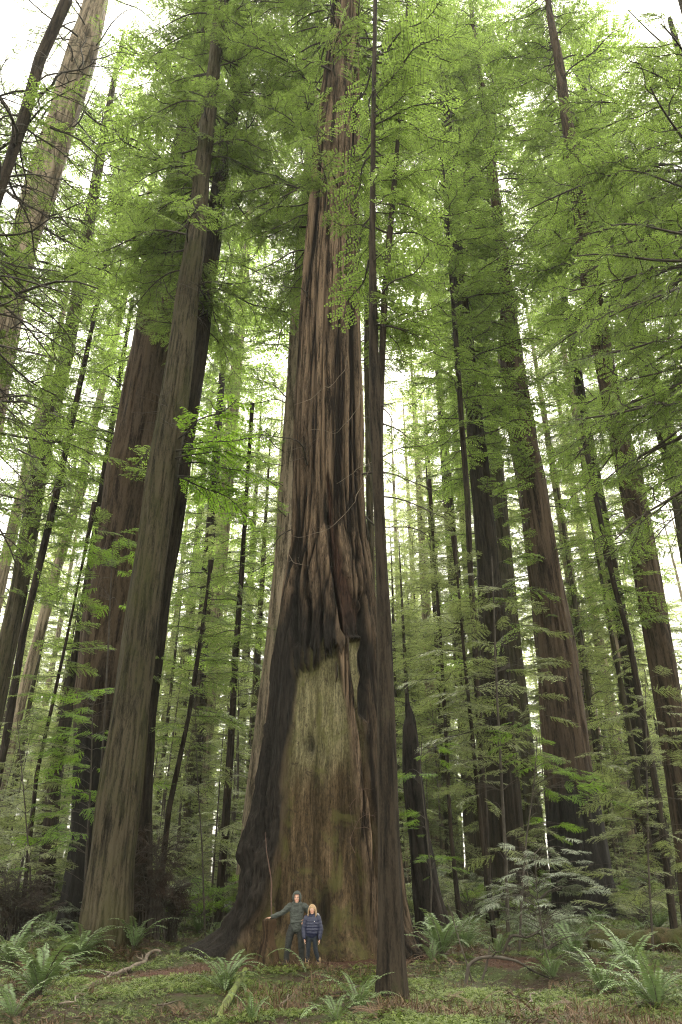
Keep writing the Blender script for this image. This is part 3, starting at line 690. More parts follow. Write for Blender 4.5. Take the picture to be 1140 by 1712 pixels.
# ------------------------------------------------------------------ ground
def ground():
    xs = np.concatenate([np.linspace(-260, -30, 24)[:-1], np.linspace(-30, -12, 60)[:-1], np.linspace(-12, 12, 330)[:-1], np.linspace(12, 30, 60)[:-1], np.linspace(30, 260, 24)])
    ys = np.concatenate([np.linspace(-60, 8, 20)[:-1], np.linspace(8, 26, 260)[:-1], np.linspace(26, 60, 110)[:-1], np.linspace(60, 270, 40)])
    X, Y = np.meshgrid(xs, ys)
    s = soil(X, Y); Z = gz(X, Y) + (fbm(X*6, Y*6, 2, 3)-.5)*.045*(np.abs(Y) < 30) - .03*s
    V = np.stack([X, Y, Z], -1).reshape(-1, 3); m, n = X.shape
    i = np.arange(m-1)[:, None]*n; j = np.arange(n-1)[None]
    Q = np.stack([i+j, i+j+1, i+n+j+1, i+n+j], -1).reshape(-1, 4)
    mt, nt, out = newmat('forest_floor')
    v = coords(nt, (1, 1, 1)); a = noise(nt, v, 1.1, 5, .7, .4); b = noise(nt, v, 28, 4, .7); c = noise(nt, v, 6, 4, .6)
    so_ = ramp(nt, b, [(.3, (.018, .009, .006)), (.55, (.05, .024, .015)), (.75, (.10, .055, .035))])
    ms = ramp(nt, b, [(.3, (.010, .015, .004)), (.6, (.035, .048, .011)), (.8, (.07, .09, .022))])
    lit = ramp(nt, b, [(.3, (.012, .008, .005)), (.6, (.038, .026, .016)), (.8, (.08, .058, .034))])
    f1 = ramp(nt, a, [(.42, 0.0), (.58, 1.0)])
    cc = mixc(nt, f1, lit, ms); cc = mixc(nt, attr(nt, 'soil'), cc, so_)
    p = N(nt, 'ShaderNodeBsdfPrincipled'); p.inputs['Roughness'].default_value = .95; p.inputs['Specular IOR Level'].default_value = .15
    nt.links.new(cc, p.inputs['Base Color'])
    bp = N(nt, 'ShaderNodeBump'); bp.inputs['Strength'].default_value = .8; bp.inputs['Distance'].default_value = .03
    nt.links.new(b, bp.inputs['Height']); nt.links.new(bp.outputs[0], p.inputs['Normal']); nt.links.new(p.outputs[0], out.inputs[0])
    o = link('ground', mesh('ground', V, Q, mats=[mt], attrs={'soil': s.ravel()}, smooth=True)); tag(o, 'forest floor of moss, leaf litter and bare red-brown soil', 'ground', kind='structure')
ground()

def scatter_cover():
    rng = np.random.default_rng(11)
    # clover: three heart shaped leaflets on a short stalk
    n = 230000
    y = 10.5+26*rng.random(n)**1.7; x = (rng.random(n)-.5)*(y*1.08+2)
    dens = fbm(x*.8+5, y*.8, 1, 3); s = soil(x, y)
    keep = (rng.random(n) < sstep(.38, .60, dens)*.95+.10) & (rng.random(n) > s*1.3)
    x, y, dens = x[keep], y[keep], dens[keep]; n = len(x)
    zz = gz(x, y)+rng.uniform(.01, .085, n)*(.5+dens); S = rng.uniform(.020, .038, n)*(1+.03*np.clip(y-14, 0, 20))
    a0 = rng.uniform(0, 6.28, n); tl = rng.normal(0, .35, (n, 2)); V = []; 
    for k in range(3):
        a = a0+k*2.094
        def pnt(r, da, dz):
            dx = np.cos(a+da)*r*S; dy = np.sin(a+da)*r*S
            return np.stack([x+dx, y+dy, zz+dz*S+dx*tl[:, 0]+dy*tl[:, 1]], -1)
        V.append(np.stack([pnt(.05, 0, 0), pnt(1.0, -.55, -.25), pnt(.85, 0, -.05), pnt(1.0, .55, -.25)], 1))
    V = np.stack(V, 1).reshape(-1, 3); Q = np.arange(len(V)).reshape(-1, 4)
    t = np.repeat(np.clip(rng.normal(.5, .25, n)+(dens-.5)*1.0, 0, 1), 12)
    o = link('clover', mesh('clover', V, Q, mats=[M['clover']], attrs={'tint': t})); tag(o, 'carpet of green clover-like wood sorrel over the forest floor', 'ground cover', kind='stuff')
    # litter: dead needles, twigs and brown fern bits
    n = 90000
    y = 10.5+22*rng.random(n)**1.5; x = (rng.random(n)-.5)*(y*1.08+2)
    for cx_, cy_, rr, k in ((-.6, 22, 2.9, 7000), (1.05, 14.8, .38, 2500), (-6.9, 22, 1.1, 3000), (4.2, 27, .9, 1500), (10.2, 37, 2, 2000)):
        a_ = rng.uniform(0, 6.28, k); r_ = rr*(1+np.abs(rng.normal(0, .22, k))); x = np.concatenate([x, cx_+np.cos(a_)*r_]); y = np.concatenate([y, cy_+np.sin(a_)*r_])
    n = len(x); near = np.arange(n) >= 90000
    cl = fbm(x*.9-3, y*.9+8, 5, 3); s = soil(x, y)
    keep = (rng.random(n) < np.clip(sstep(.42, .62, cl)+.25+s*.5, 0, 1)) | near; x, y, cl, s = x[keep], y[keep], cl[keep], s[keep]; n = len(x)
    tall = sstep(.50, .66, cl)*(1-s)
    a = rng.uniform(0, 6.28, n); el = rng.normal(0, .25, n)+tall*rng.uniform(0, 1.2, n); L = rng.uniform(.03, .12, n)*(1+tall*1.3); W = rng.uniform(.003, .008, n)
    z0 = gz(x, y)+rng.uniform(0, .03, n)+tall*rng.uniform(0, .10, n)
    d = np.stack([np.cos(a)*np.cos(el), np.sin(a)*np.cos(el), np.sin(el)], -1)*L[:, None]; wv = np.stack([-np.sin(a), np.cos(a), rng.normal(0, .5, n)], -1)*W[:, None]
    p = np.stack([x, y, z0], -1)
    V = np.stack([p-wv, p+d*.5-wv+[0, 0, .004], p+d, p+d*.5+wv], 1).reshape(-1, 3)
    o = link('litter', mesh('litter', V, np.arange(len(V)).reshape(-1, 4), mats=[M['litter']], attrs={'tint': np.repeat(np.clip(rng.normal(.45, .3, n), 0, 1), 4)}))
    tag(o, 'brown dead needles, twigs and withered fern bits strewn over the ground', 'leaf litter', kind='stuff')
scatter_cover()

# ------------------------------------------------------------------ ferns
def frond_mesh(seed, L=1.0, rise=65, arch=1.5, npin=34, dead=False):
    rng = np.random.default_rng(seed); B = Bag()
    t = np.linspace(0, 1, 14); ang = rad(rise)-arch*t**1.3
    dx = np.cos(ang); dz = np.sin(ang); X = np.concatenate([[0], np.cumsum((dx[1:]+dx[:-1])/2)])*L/13; Z = np.concatenate([[0], np.cumsum((dz[1:]+dz[:-1])/2)])*L/13
    Yw = .05*L*np.sin(t*2.5+seed)*rng.normal()
    P = np.stack([X, Yw, Z], -1); V, Q = tube(P, .004*(1-.8*t)+.001, 3); B.add(V, Q, 1, .5)
    pv = []; pa = []
    for i in range(npin):
        s = .12+.87*i/(npin-1); c = np.array([np.interp(s, t, P[:, k]) for k in range(3)]); tg = np.array([np.interp(s, t, dx), 0, np.interp(s, t, dz)])
        nv = np.array([-tg[2], 0, tg[0]])
        l = .105*L*min(1, (s-.05)*5)*(1-s**2.6)**.8+.008; wd = .0105*L+.002
        for sd in (-1, 1):
            dv = np.array([0, sd, 0])*.93+tg*rng.uniform(.15, .4)+nv*rng.uniform(-.30, .12); dv /= np.linalg.norm(dv)
            q = l*rng.uniform(.88, 1.08)
            pv.append([c-tg*wd*.7, c+dv*q*.5-tg*wd, c+dv*q-nv*.1*q, c+dv*q*.5+tg*wd]); pa.append(np.clip(.45+.25*rng.normal()*.5+.3*s, 0, 1))
    pv = np.array(pv); B.add(pv.reshape(-1, 3), np.arange(len(pv)*4).reshape(-1, 4), 0, np.repeat(pa, 4))
    return B.mesh('frond', [M['litter'] if dead else M['fern'], M['twig']])
FR = [frond_mesh(s, 1.0, r, a) for s, (r, a) in enumerate([(78, 1.7), (70, 1.5), (62, 1.4), (82, 2.1), (55, 1.6), (74, 1.25)])]
FRD = [frond_mesh(50+s, 1.0, 25, 1.2, dead=True) for s in range(2)]
def fern(x, y, S, label, n=15, seed=0, group=None, lean=None):
    rng = np.random.default_rng(seed+500); S *= 1.35; t = thing('fern', label, 'fern', (x, y, g1(x, y)-.02), group)
    for i in range(n):
        az = 2.399*i+rng.normal(0, .2); sc = S*rng.uniform(.7, 1.12)*(.75+.25*i/n)
        if lean is not None and rng.random() < .5: az = lean+rng.normal(0, .6)
        o = link('frond', FR[rng.integers(len(FR))], t); o.rotation_euler = (rng.normal(0, .08), rng.normal(0, .10), az); o.scale = (sc, sc*rng.uniform(.85, 1.2), sc)
    for i in range(5):
        o = link('dead_frond', FRD[i % 2], t); o.rotation_euler = (0, rng.uniform(0, .2), rng.uniform(0, 6.28)); sc = S*rng.uniform(.5, .8); o.scale = (sc, sc, sc)
    return t
def fxy(px, py, D=None):
    """where the ray through a pixel meets the ground"""
    for D in np.arange(9, 70, .1):
        p = at(px, py, D)
        if p[2] <= g1(p[0], D): return float(p[0]), float(D)
    return float(p[0]), 70.0
for i, (px, py, S, n, lab) in enumerate([
    (62, 1668, 1.15, 20, 'largest sword fern in the lower left corner, long pale green fronds'),
    (130, 1606, 1.15, 18, 'upright sword fern at the foot of the broad grey-brown trunk, on its left'),
    (18, 1612, 1.1, 14, 'sword fern cut by the left edge, behind the largest one'),
    (222, 1590, 1.05, 10, 'sword fern growing from the right side of the grey-brown trunk'),
    (376, 1662, .95, 18, 'sword fern in the open below the left root of the giant'),
    (20, 1706, .7, 10, 'low dark fern in the very lower left corner'),
    (738, 1600, 1.3, 22, 'pale fern clump below the burnt snag'),
    (778, 1590, 1.2, 18, 'pale fern just right of the clump below the snag'),
    (600, 1690, .8, 11, 'small fern left of the foot of the slender forked redwood'),
    (1010, 1662, .85, 16, 'lush fern in the lower right, left of the one at the picture edge'),
    (1095, 1690, 1.0, 18, 'large bright fern at the right picture edge with wide drooping fronds'),
    (925, 1640, .75, 13, 'fern beside the leaning thin sapling on the right'),
    (960, 1605, 1.0, 12, 'fern in front of the fallen mossy log, left end'),
    (1060, 1628, 1.0, 12, 'fern in front of the middle of the fallen mossy log'),
    (560, 1714, .6, 8, 'low fern at the bottom edge below the two people'),
    (420, 1712, .5, 8, 'tiny fern beside the mossy branch at the bottom edge'),
    (330, 1560, .9, 11, 'fern in the shade left of the charred root of the giant'),
    (385, 1520, 1.0, 12, 'fern in the gap behind the charred root of the giant'),
    (85, 1545, 1.0, 12, 'fern behind the broad grey-brown trunk on its left side'),
    (690, 1560, .8, 10, 'fern half hidden behind the right root of the giant'),
    (830, 1560, .9, 10, 'fern at the foot of the half hidden dark redwood'),
    (1100, 1555, 1.0, 12, 'fern on the far side of the fallen mossy log'),
    (880, 1570, .9, 11, 'fern left of the charred foot of the broad brown redwood'),
    (40, 1575, 1.0, 12, 'fern in the second row at the left edge')]):
    x, y = fxy(px, min(py, 1711)); fern(x, y, S, lab, n, i)
def zone(px): return 'left of the broad grey-brown trunk' if px < 125 else 'left of the giant' if px < 380 else 'in front of the giant' if px < 630 else 'right of the slender forked redwood'
rng = np.random.default_rng(8)
for i in range(54):
    px = -20+1180*((i*.618034+.05) % 1); D = 19.5+17*((i*.4142+.2) % 1)
    if 395 < px < 700 and D < 27 or 120 < px < 360 and D < 23: continue
    x = float(at(px, 1500, D)[0]); fern(x, D, rng.uniform(.5, .85), 'mid-size sword fern deeper in the undergrowth '+zone(px), 9, 100+i, 'undergrowth ferns '+zone(px))
def dead_fern(px, py, S, seed, label, group=None):
    rng = np.random.default_rng(seed); x, y = fxy(px, py); t = thing('dead_fern', label, 'fern', (x, y, g1(x, y)-.02), group)
    for i in range(11):
        o = link('frond', FRD[i % 2], t); sc = S*rng.uniform(.6, 1.1); o.rotation_euler = (rng.normal(0, .3), rng.uniform(-.7, .25), rng.uniform(0, 6.28)); o.scale = (sc, sc*1.2, sc)
for i, (px, py, S) in enumerate([(800, 1690, .6), (860, 1672, .5), (745, 1680, .5), (700, 1665, .4), (900, 1700, .6), (960, 1690, .5), (215, 1608, .5), (150, 1668, .5), (300, 1700, .5), (50, 1690, .6), (480, 1690, .4), (640, 1700, .45), (1000, 1620, .6), (900, 1625, .5), (680, 1610, .5)]):
    dead_fern(px, py, S, i, 'withered brown fern tuft on the floor '+zone(px), 'withered fern tufts '+zone(px))
# one long frond arching in front of the people
x, y = fxy(514, 1640); t = thing('fern', 'single long fern frond arching in front of the legs of the teenager', 'fern', (x, y, g1(x, y)))
o = link('frond', frond_mesh(91, 1.25, 80, 2.3, 40), t); o.rotation_euler = (0, 0, math.pi*.95)
o = link('frond', frond_mesh(92, .5, 50, 1.5, 26), t); o.rotation_euler = (0, 0, .4)
o = link('frond', frond_mesh(93, .45, 30, 1.0, 26), t); o.rotation_euler = (0, 0, 2.4)
print('ferns', round(time.time()-T0, 1))

# ------------------------------------------------------------------ haze
def haze():
    me = bpy.data.meshes.new('haze'); x0, x1, y0, y1, z0, z1 = -262, 262, -62, 272, -3, 96
    V = [(x, y, z) for z in (z0, z1) for y in (y0, y1) for x in (x0, x1)]
    me.from_pydata(V, [], [(0, 2, 3, 1), (4, 5, 7, 6), (0, 1, 5, 4), (2, 6, 7, 3), (0, 4, 6, 2), (1, 3, 7, 5)])
    m, nt, out = newmat('forest_mist'); v = N(nt, 'ShaderNodeVolumePrincipled')
    v.inputs['Color'].default_value = (.90, .96, .90, 1); v.inputs['Density'].default_value = HAZE; v.inputs['Anisotropy'].default_value = .3
    nt.links.new(v.outputs[0], out.inputs['Volume']); me.materials.append(m)
    tag(link('haze', me), 'thin pale mist filling the forest', 'mist', kind='stuff')
HAZE = .00026
haze()

# ------------------------------------------------------------------ people
def cap_tube(pts, rx, ry=None, n=20, sub=6, mod=None, xdir=None):
    """closed, rounded, tapered tube through pts; rx is the radius across, ry the radius front to back"""
    pts = np.asarray(pts, float); m = len(pts); rx = np.broadcast_to(np.asarray(rx, float), (m,)); ry = rx if ry is None else np.broadcast_to(np.asarray(ry, float), (m,))
    L = np.concatenate([[0], np.cumsum(np.linalg.norm(np.diff(pts, axis=0), axis=1))]); u = np.linspace(0, L[-1], (m-1)*sub+1)
    def sm(a):
        v = np.interp(u, L, a)
        for _ in range(2): v[1:-1] = (v[:-2]+2*v[1:-1]+v[2:])/4
        return v
    P = np.stack([sm(pts[:, k]) for k in range(3)], -1); X = sm(rx); Yr = sm(ry)
    if mod is not None: k = mod(u/L[-1]); X = X*k; Yr = Yr*k
    t = np.gradient(P, axis=0); t /= np.linalg.norm(t, axis=1)[:, None]
    def cape(Pc, tt, x, y, s):
        out = []
        for a in (.35, .65, .88, .995):
            k = math.sqrt(1-a*a); out.append((Pc+tt*s*a*min(x, y), x*k, y*k))
        return out
    R = [(P[i], X[i], Yr[i]) for i in range(len(P))]; T = [t[i] for i in range(len(P))]
    a = cape(P[0], t[0], X[0], Yr[0], -1)[::-1]; b = cape(P[-1], t[-1], X[-1], Yr[-1], 1)
    R = a+R+b; T = [t[0]]*4+T+[t[-1]]*4
    V = []; th = np.arange(n)*2*np.pi/n
    for (c, x, y), tt in zip(R, T):
        xd = np.array([1.0, 0, 0]) if xdir is None else np.array(xdir, float)
        if abs(tt @ xd) > .8 and xdir is None: xd = np.array([0, 0, 1.0])
        e1 = xd-(xd@tt)*tt; e1 /= np.linalg.norm(e1); e2 = np.cross(tt, e1)
        V.append(c+np.cos(th)[:, None]*x*e1+np.sin(th)[:, None]*y*e2)
    V = np.vstack(V); m = len(R); i = np.arange(m-1)[:, None]*n; j = np.arange(n)[None]; k = (j+1) % n
    Q = np.stack([i+j, i+k, i+n+k, i+n+j], -1).reshape(-1, 4)
    V = np.vstack([V, R[0][0], R[-1][0]]); c0, c1 = len(V)-2, len(V)-1
    Tn = [[(q+1) % n, q, c0] for q in range(n)]+[[(m-1)*n+q, (m-1)*n+(q+1) % n, c1] for q in range(n)]
    return V, Q, np.array(Tn)
def ball(c, r, n=20):
    c = np.asarray(c, float); r = np.broadcast_to(np.asarray(r, float), (3,))
    ph = np.linspace(.02, np.pi-.02, n); th = np.arange(n)*2*np.pi/n; PH, TH = np.meshgrid(ph, th, indexing='ij')
    V = np.stack([np.sin(PH)*np.cos(TH), np.sin(PH)*np.sin(TH), np.cos(PH)], -1).reshape(-1, 3)*r+c
    i = np.arange(n-1)[:, None]*n; j = np.arange(n)[None]; k = (j+1) % n
    Q = np.stack([i+j, i+n+j, i+n+k, i+k], -1).reshape(-1, 4)
    V = np.vstack([V, c+[0, 0, r[2]], c-[0, 0, r[2]]]); a, b = len(V)-2, len(V)-1
    T = [[q, (q+1) % n, a] for q in range(n)]+[[(n-1)*n+(q+1) % n, (n-1)*n+q, b] for q in range(n)]
    return V, Q, np.array(T)
def fuse(name, parts, mat, parent, voxel=.006, smooth=3, wob=0, wf=18):
    Vs, Qs, Ts, n = [], [], [], 0
    for V, Q, T in parts: Vs.append(V); Qs.append(Q+n); Ts.append(T+n); n += len(V)
    me = mesh(name, np.vstack(Vs), np.vstack(Qs), np.vstack(Ts))
    o = bpy.data.objects.new('tmp', me); C.objects.link(o)
    md = o.modifiers.new('r', 'REMESH'); md.mode = 'VOXEL'; md.voxel_size = voxel
    if smooth: s = o.modifiers.new('s', 'SMOOTH'); s.factor = .5; s.iterations = smooth
    bpy.context.view_layer.update()
    dg = bpy.context.evaluated_depsgraph_get(); res = bpy.data.meshes.new_from_object(o.evaluated_get(dg))
    bpy.data.objects.remove(o); bpy.data.meshes.remove(me)
    if wob:
        nv = len(res.vertices); co = np.zeros(nv*3); no = np.zeros(nv*3); res.vertices.foreach_get('co', co); res.vertices.foreach_get('normal', no)
        co = co.reshape(-1, 3); no = no.reshape(-1, 3)
        d = (fbm(co[:, 0]*wf, co[:, 1]*wf, co[:, 2]*wf*1.5, 3)-.5); d = -np.abs(d)*2+.2
        co += no*(d*wob)[:, None]; res.vertices.foreach_set('co', co.ravel())
    res.name = name; res.materials.clear(); res.materials.append(mat)
    res.polygons.foreach_set('use_smooth', np.ones(len(res.polygons), bool)); res.update()
    return link(name, res, parent)
def hand(wrist, d, palm_n, size=1.0, curl=.5, side=1):
    """palm block, four fingers of unequal length and a thumb; d: pointing direction, palm_n: direction the palm faces"""
    w = np.asarray(wrist, float); d = np.asarray(d, float)/np.linalg.norm(d); pn = np.asarray(palm_n, float); pn -= (pn@d)*d; pn /= np.linalg.norm(pn)
    s = np.cross(d, pn)*side; out = []
    out.append(cap_tube([w-d*.03, w+d*.02*size, w+d*.075*size], [.020*size, .030*size, .034*size], [.017*size, .013*size, .011*size], xdir=s))
    for k, (off, ln) in enumerate(((-.027, .062), (-.009, .072), (.009, .067), (.026, .052))):
        b = w+d*.075*size+s*off*size; p = [b-d*.01]; a = 0
        for q, f in enumerate((.45, .32, .23)):
            a += curl*(.45+.12*k*.3); p.append(p[-1]+(d*math.cos(a)+pn*math.sin(a))*ln*f*size+s*off*.12*size*f)
        out.append(cap_tube(p, [.0085*size, .0082*size, .0075*size, .006*size], n=10, sub=3))
    b = w+d*.02*size-s*.022*size; td = d*.55-s*.75+pn*.35; td /= np.linalg.norm(td)
    out.append(cap_tube([b, b+td*.03*size, b+td*.05*size+d*.008, b+td*.062*size+d*.018], [.012*size, .010*size, .009*size, .007*size], n=10, sub=3))
    return out
def head_parts(c, s=1.0):
    c = np.asarray(c, float)
    P = [ball(c+[0, .012*s, .018*s], (.070*s, .086*s, .086*s)), ball(c+[0, -.022*s, -.040*s], (.054*s, .058*s, .062*s)),
         cap_tube([c+[0, -.080*s, .012*s], c+[0, -.098*s, -.020*s], c+[0, -.088*s, -.026*s]], [.008*s, .013*s, .012*s], n=10, sub=3),
         ball(c+[0, -.066*s, -.085*s], (.022*s, .018*s, .016*s)), ball(c+[0, -.078*s, -.052*s], (.024*s, .012*s, .011*s))]
    for q in (-1, 1):
        P.append(ball(c+[q*.073*s, .012*s, -.012*s], (.010*s, .020*s, .030*s)))
        P.append(ball(c+[q*.034*s, -.058*s, -.022*s], (.024*s, .022*s, .020*s)))
        P.append(cap_tube([c+[q*.012*s, -.078*s, .020*s], c+[q*.045*s, -.066*s, .022*s]], .009*s, n=8, sub=3))
    return P
def face_bits(c, s, t, lip, brow, smile=0):
    c = np.asarray(c, float)
    for q in (-1, 1):
        e = fuse('eye', [ball(c+[q*.029*s, -.070*s, .003*s], (.012*s, .009*s, .007*s))], M['eyewhite'], t, .002, 0)
        fuse('iris', [ball(c+[q*.029*s, -.0765*s, .003*s], (.0055*s, .004*s, .0055*s))], M['iris'], e, .0014, 0)
        fuse('eyebrow', [cap_tube([c+[q*.014*s, -.087*s, .021*s], c+[q*.030*s, -.086*s, .026*s], c+[q*.046*s, -.076*s, .020*s]], .0040*s, n=8)], brow, t, .002, 0)
    fuse('mouth', [cap_tube([c+[-.022*s, -.083*s, (-.052+smile*.006)*s], c+[0, -.0935*s, -.054*s], c+[.022*s, -.083*s, (-.052+smile*.006)*s]], .0055*s, n=8)], lip, t, .002, 0)

M['reddead'] = plain('reddish_dead_wood', (.035, .02, .014), c2=(.07, .04, .027), sc=9)
M['skin'] = plain('skin', (.38, .22, .155), c2=(.45, .27, .20), rough=.5, sc=12, spec=.35)
M['eyewhite'] = plain('eye_white', (.7, .68, .65), rough=.3); M['iris'] = plain('eye_iris', (.03, .02, .015), rough=.2)
M['lip'] = plain('lip', (.38, .14, .12), rough=.45); M['browd'] = plain('dark_brow', (.05, .03, .02)); M['blond'] = plain('blond_hair', (.15, .09, .045), c2=(.34, .23, .12), rough=.45, sc=45, spec=.5, bump=.5)
M['hoodie'] = plain('grey_green_fleece', (.034, .039, .034), c2=(.050, .056, .050), rough=.9, sc=60, bump=.3)
M['trouser'] = plain('dark_trousers', (.011, .012, .011), c2=(.019, .021, .019), rough=.85, sc=50)
M['shoe'] = plain('black_shoe', (.010, .010, .010), c2=(.022, .02, .018), rough=.6, sc=30)
M['puffer'] = plain('navy_nylon', (.006, .008, .026), c2=(.010, .013, .038), rough=.5, sc=30, spec=.4)
M['jeans'] = plain('dark_jeans', (.004, .006, .010), c2=(.009, .013, .019), rough=.85, sc=60)
M['boot'] = plain('tan_boot', (.16, .11, .055), c2=(.27, .20, .11), rough=.7, sc=25, bump=.3)
M['lining'] = plain('grey_lining', (.14, .14, .15), c2=(.2, .2, .21))
M['mark'] = plain('white_mark', (.7, .7, .7))

def teen():
    D = 19.15; x = float(at(400+535/5.7, 1600, D)[0]); z = g1(x, D)+.005
    t = thing('person', 'teenager in a grey-green hooded sweatshirt, hood up, one arm stretched out to the wooden knob', 'person', (x, D, z))
    hd = (0, -.01, 1.345)
    sl, sr = (-.155, .02, 1.175), (.165, .02, 1.175); el, wl = (-.355, .0, 1.03), (-.575, -.06, .955); er, wr = (.37, .10, 1.00), (.215, -.085, .905)
    hl, hr = (-.085, .02, .76), (.09, .02, .76); kl, al = (-.165, -.06, .42), (-.205, -.02, .075); kr, ar = (.125, -.03, .42), (.145, .0, .075)
    body = head_parts(hd, 1.0)
    body += [cap_tube([(0, .02, 1.27), (0, .015, 1.16)], [.048, .055]), cap_tube([(0, .02, 1.17), (.0, .02, 1.0), (.015, .02, .86), (.01, .02, .76)], [.13, .135, .115, .125], [.075, .085, .075, .085])]
    body += [cap_tube([sl, el, wl], [.045, .034, .022]), cap_tube([sr, er, wr], [.045, .034, .022])]
    body += [cap_tube([hl, kl, al], [.070, .048, .032]), cap_tube([hr, kr, ar], [.070, .048, .032])]
    for a in (al, ar): body.append(cap_tube([(a[0], a[1]+.03, .04), (a[0]+(-.04 if a is al else .02), a[1]-.12, .03)], [.032, .030]))
    body += hand(wl, (-.9, -.12, -.12), (0, -.1, -1), .95, .12, -1) + hand(wr, (-.55, -.35, -.75), (-.2, .9, 0), .95, .3, 1)
    fuse('body', body, M['skin'], t, .0055, 2); face_bits(hd, 1.0, t, M['lip'], M['browd'])
    # hood: open shell round the head, then the sweatshirt
    V, Q, T = ball((0, .012, 1.365), (.108, .125, .135), 28)
    c = V[Q].mean(1); keep = ~((c[:, 1] < -.035) & (np.abs(c[:, 0]) < .066) & (c[:, 2] < 1.425) & (c[:, 2] > 1.24)) & (c[:, 2] > 1.235)
    me = mesh('hood', V, Q[keep], T[:len(T)//2], mats=[M['hoodie']], smooth=True); o = link('hood', me, t); md = o.modifiers.new('thick', 'SOLIDIFY'); md.thickness = .014; md.offset = -1
    sw = [cap_tube([(0, .02, 1.205), (-.0, .02, 1.12), (.005, .015, .98), (.02, .01, .86), (.02, .01, .735)], [.125, .165, .158, .155, .150], [.075, .110, .115, .115, .115]),
          cap_tube([sl, (el[0], el[1], el[2]), (wl[0]+.02, wl[1], wl[2]+.01)], [.075, .056, .042]), cap_tube([sr, er, (wr[0], wr[1], wr[2])], [.078, .060, .042]),
          cap_tube([(-.075, .0, 1.225), (0, -.055, 1.195), (.075, .0, 1.225)], [.036, .040, .036]), cap_tube([(-.08, .05, 1.235), (0, .09, 1.23), (.08, .05, 1.235)], [.04, .045, .04]),
          cap_tube([(-.11, -.085, .86), (.13, -.09, .86)], [.035, .035], [.02, .02])]
    fuse('sweatshirt', sw, M['hoodie'], t, .007, 3, .030, 9)
    cu = [cap_tube([(wl[0]+.035, wl[1], wl[2]+.017), (wl[0]+.0, wl[1], wl[2]+.002)], [.040, .036])]
    fuse('cuff', cu, M['hoodie'], t, .005, 1)
    for s_ in (-1, 1): fuse('drawstring', [cap_tube([(s_*.03, -.10, 1.20), (s_*.036, -.115, 1.12), (s_*.034, -.112, 1.04)], .004, n=6)], M['trouser'], t, .003, 0)
    tr = [cap_tube([(0, .02, .80), (0, .02, .72)], [.142, .148], [.098, .10]), cap_tube([hl, (-.14, -.03, .6), kl, (-.195, -.03, .22), (al[0], al[1]+.01, .085)], [.088, .088, .072, .064, .062]),
          cap_tube([hr, (.115, 0, .6), kr, (.14, -.01, .22), (ar[0], ar[1]+.01, .085)], [.088, .088, .072, .064, .062])]
    fuse('trousers', tr, M['trouser'], t, .007, 3, .020, 12)
    for a, dx in ((al, -.06), (ar, .03)): fuse('shoe', [cap_tube([(a[0], a[1]+.045, .05), (a[0]+dx*.5, a[1]-.06, .045), (a[0]+dx, a[1]-.16, .036)], [.042, .045, .036], [.046, .042, .032])], M['shoe'], t, .005, 2)
    t.scale = (1, 1, 1.0)
    return t
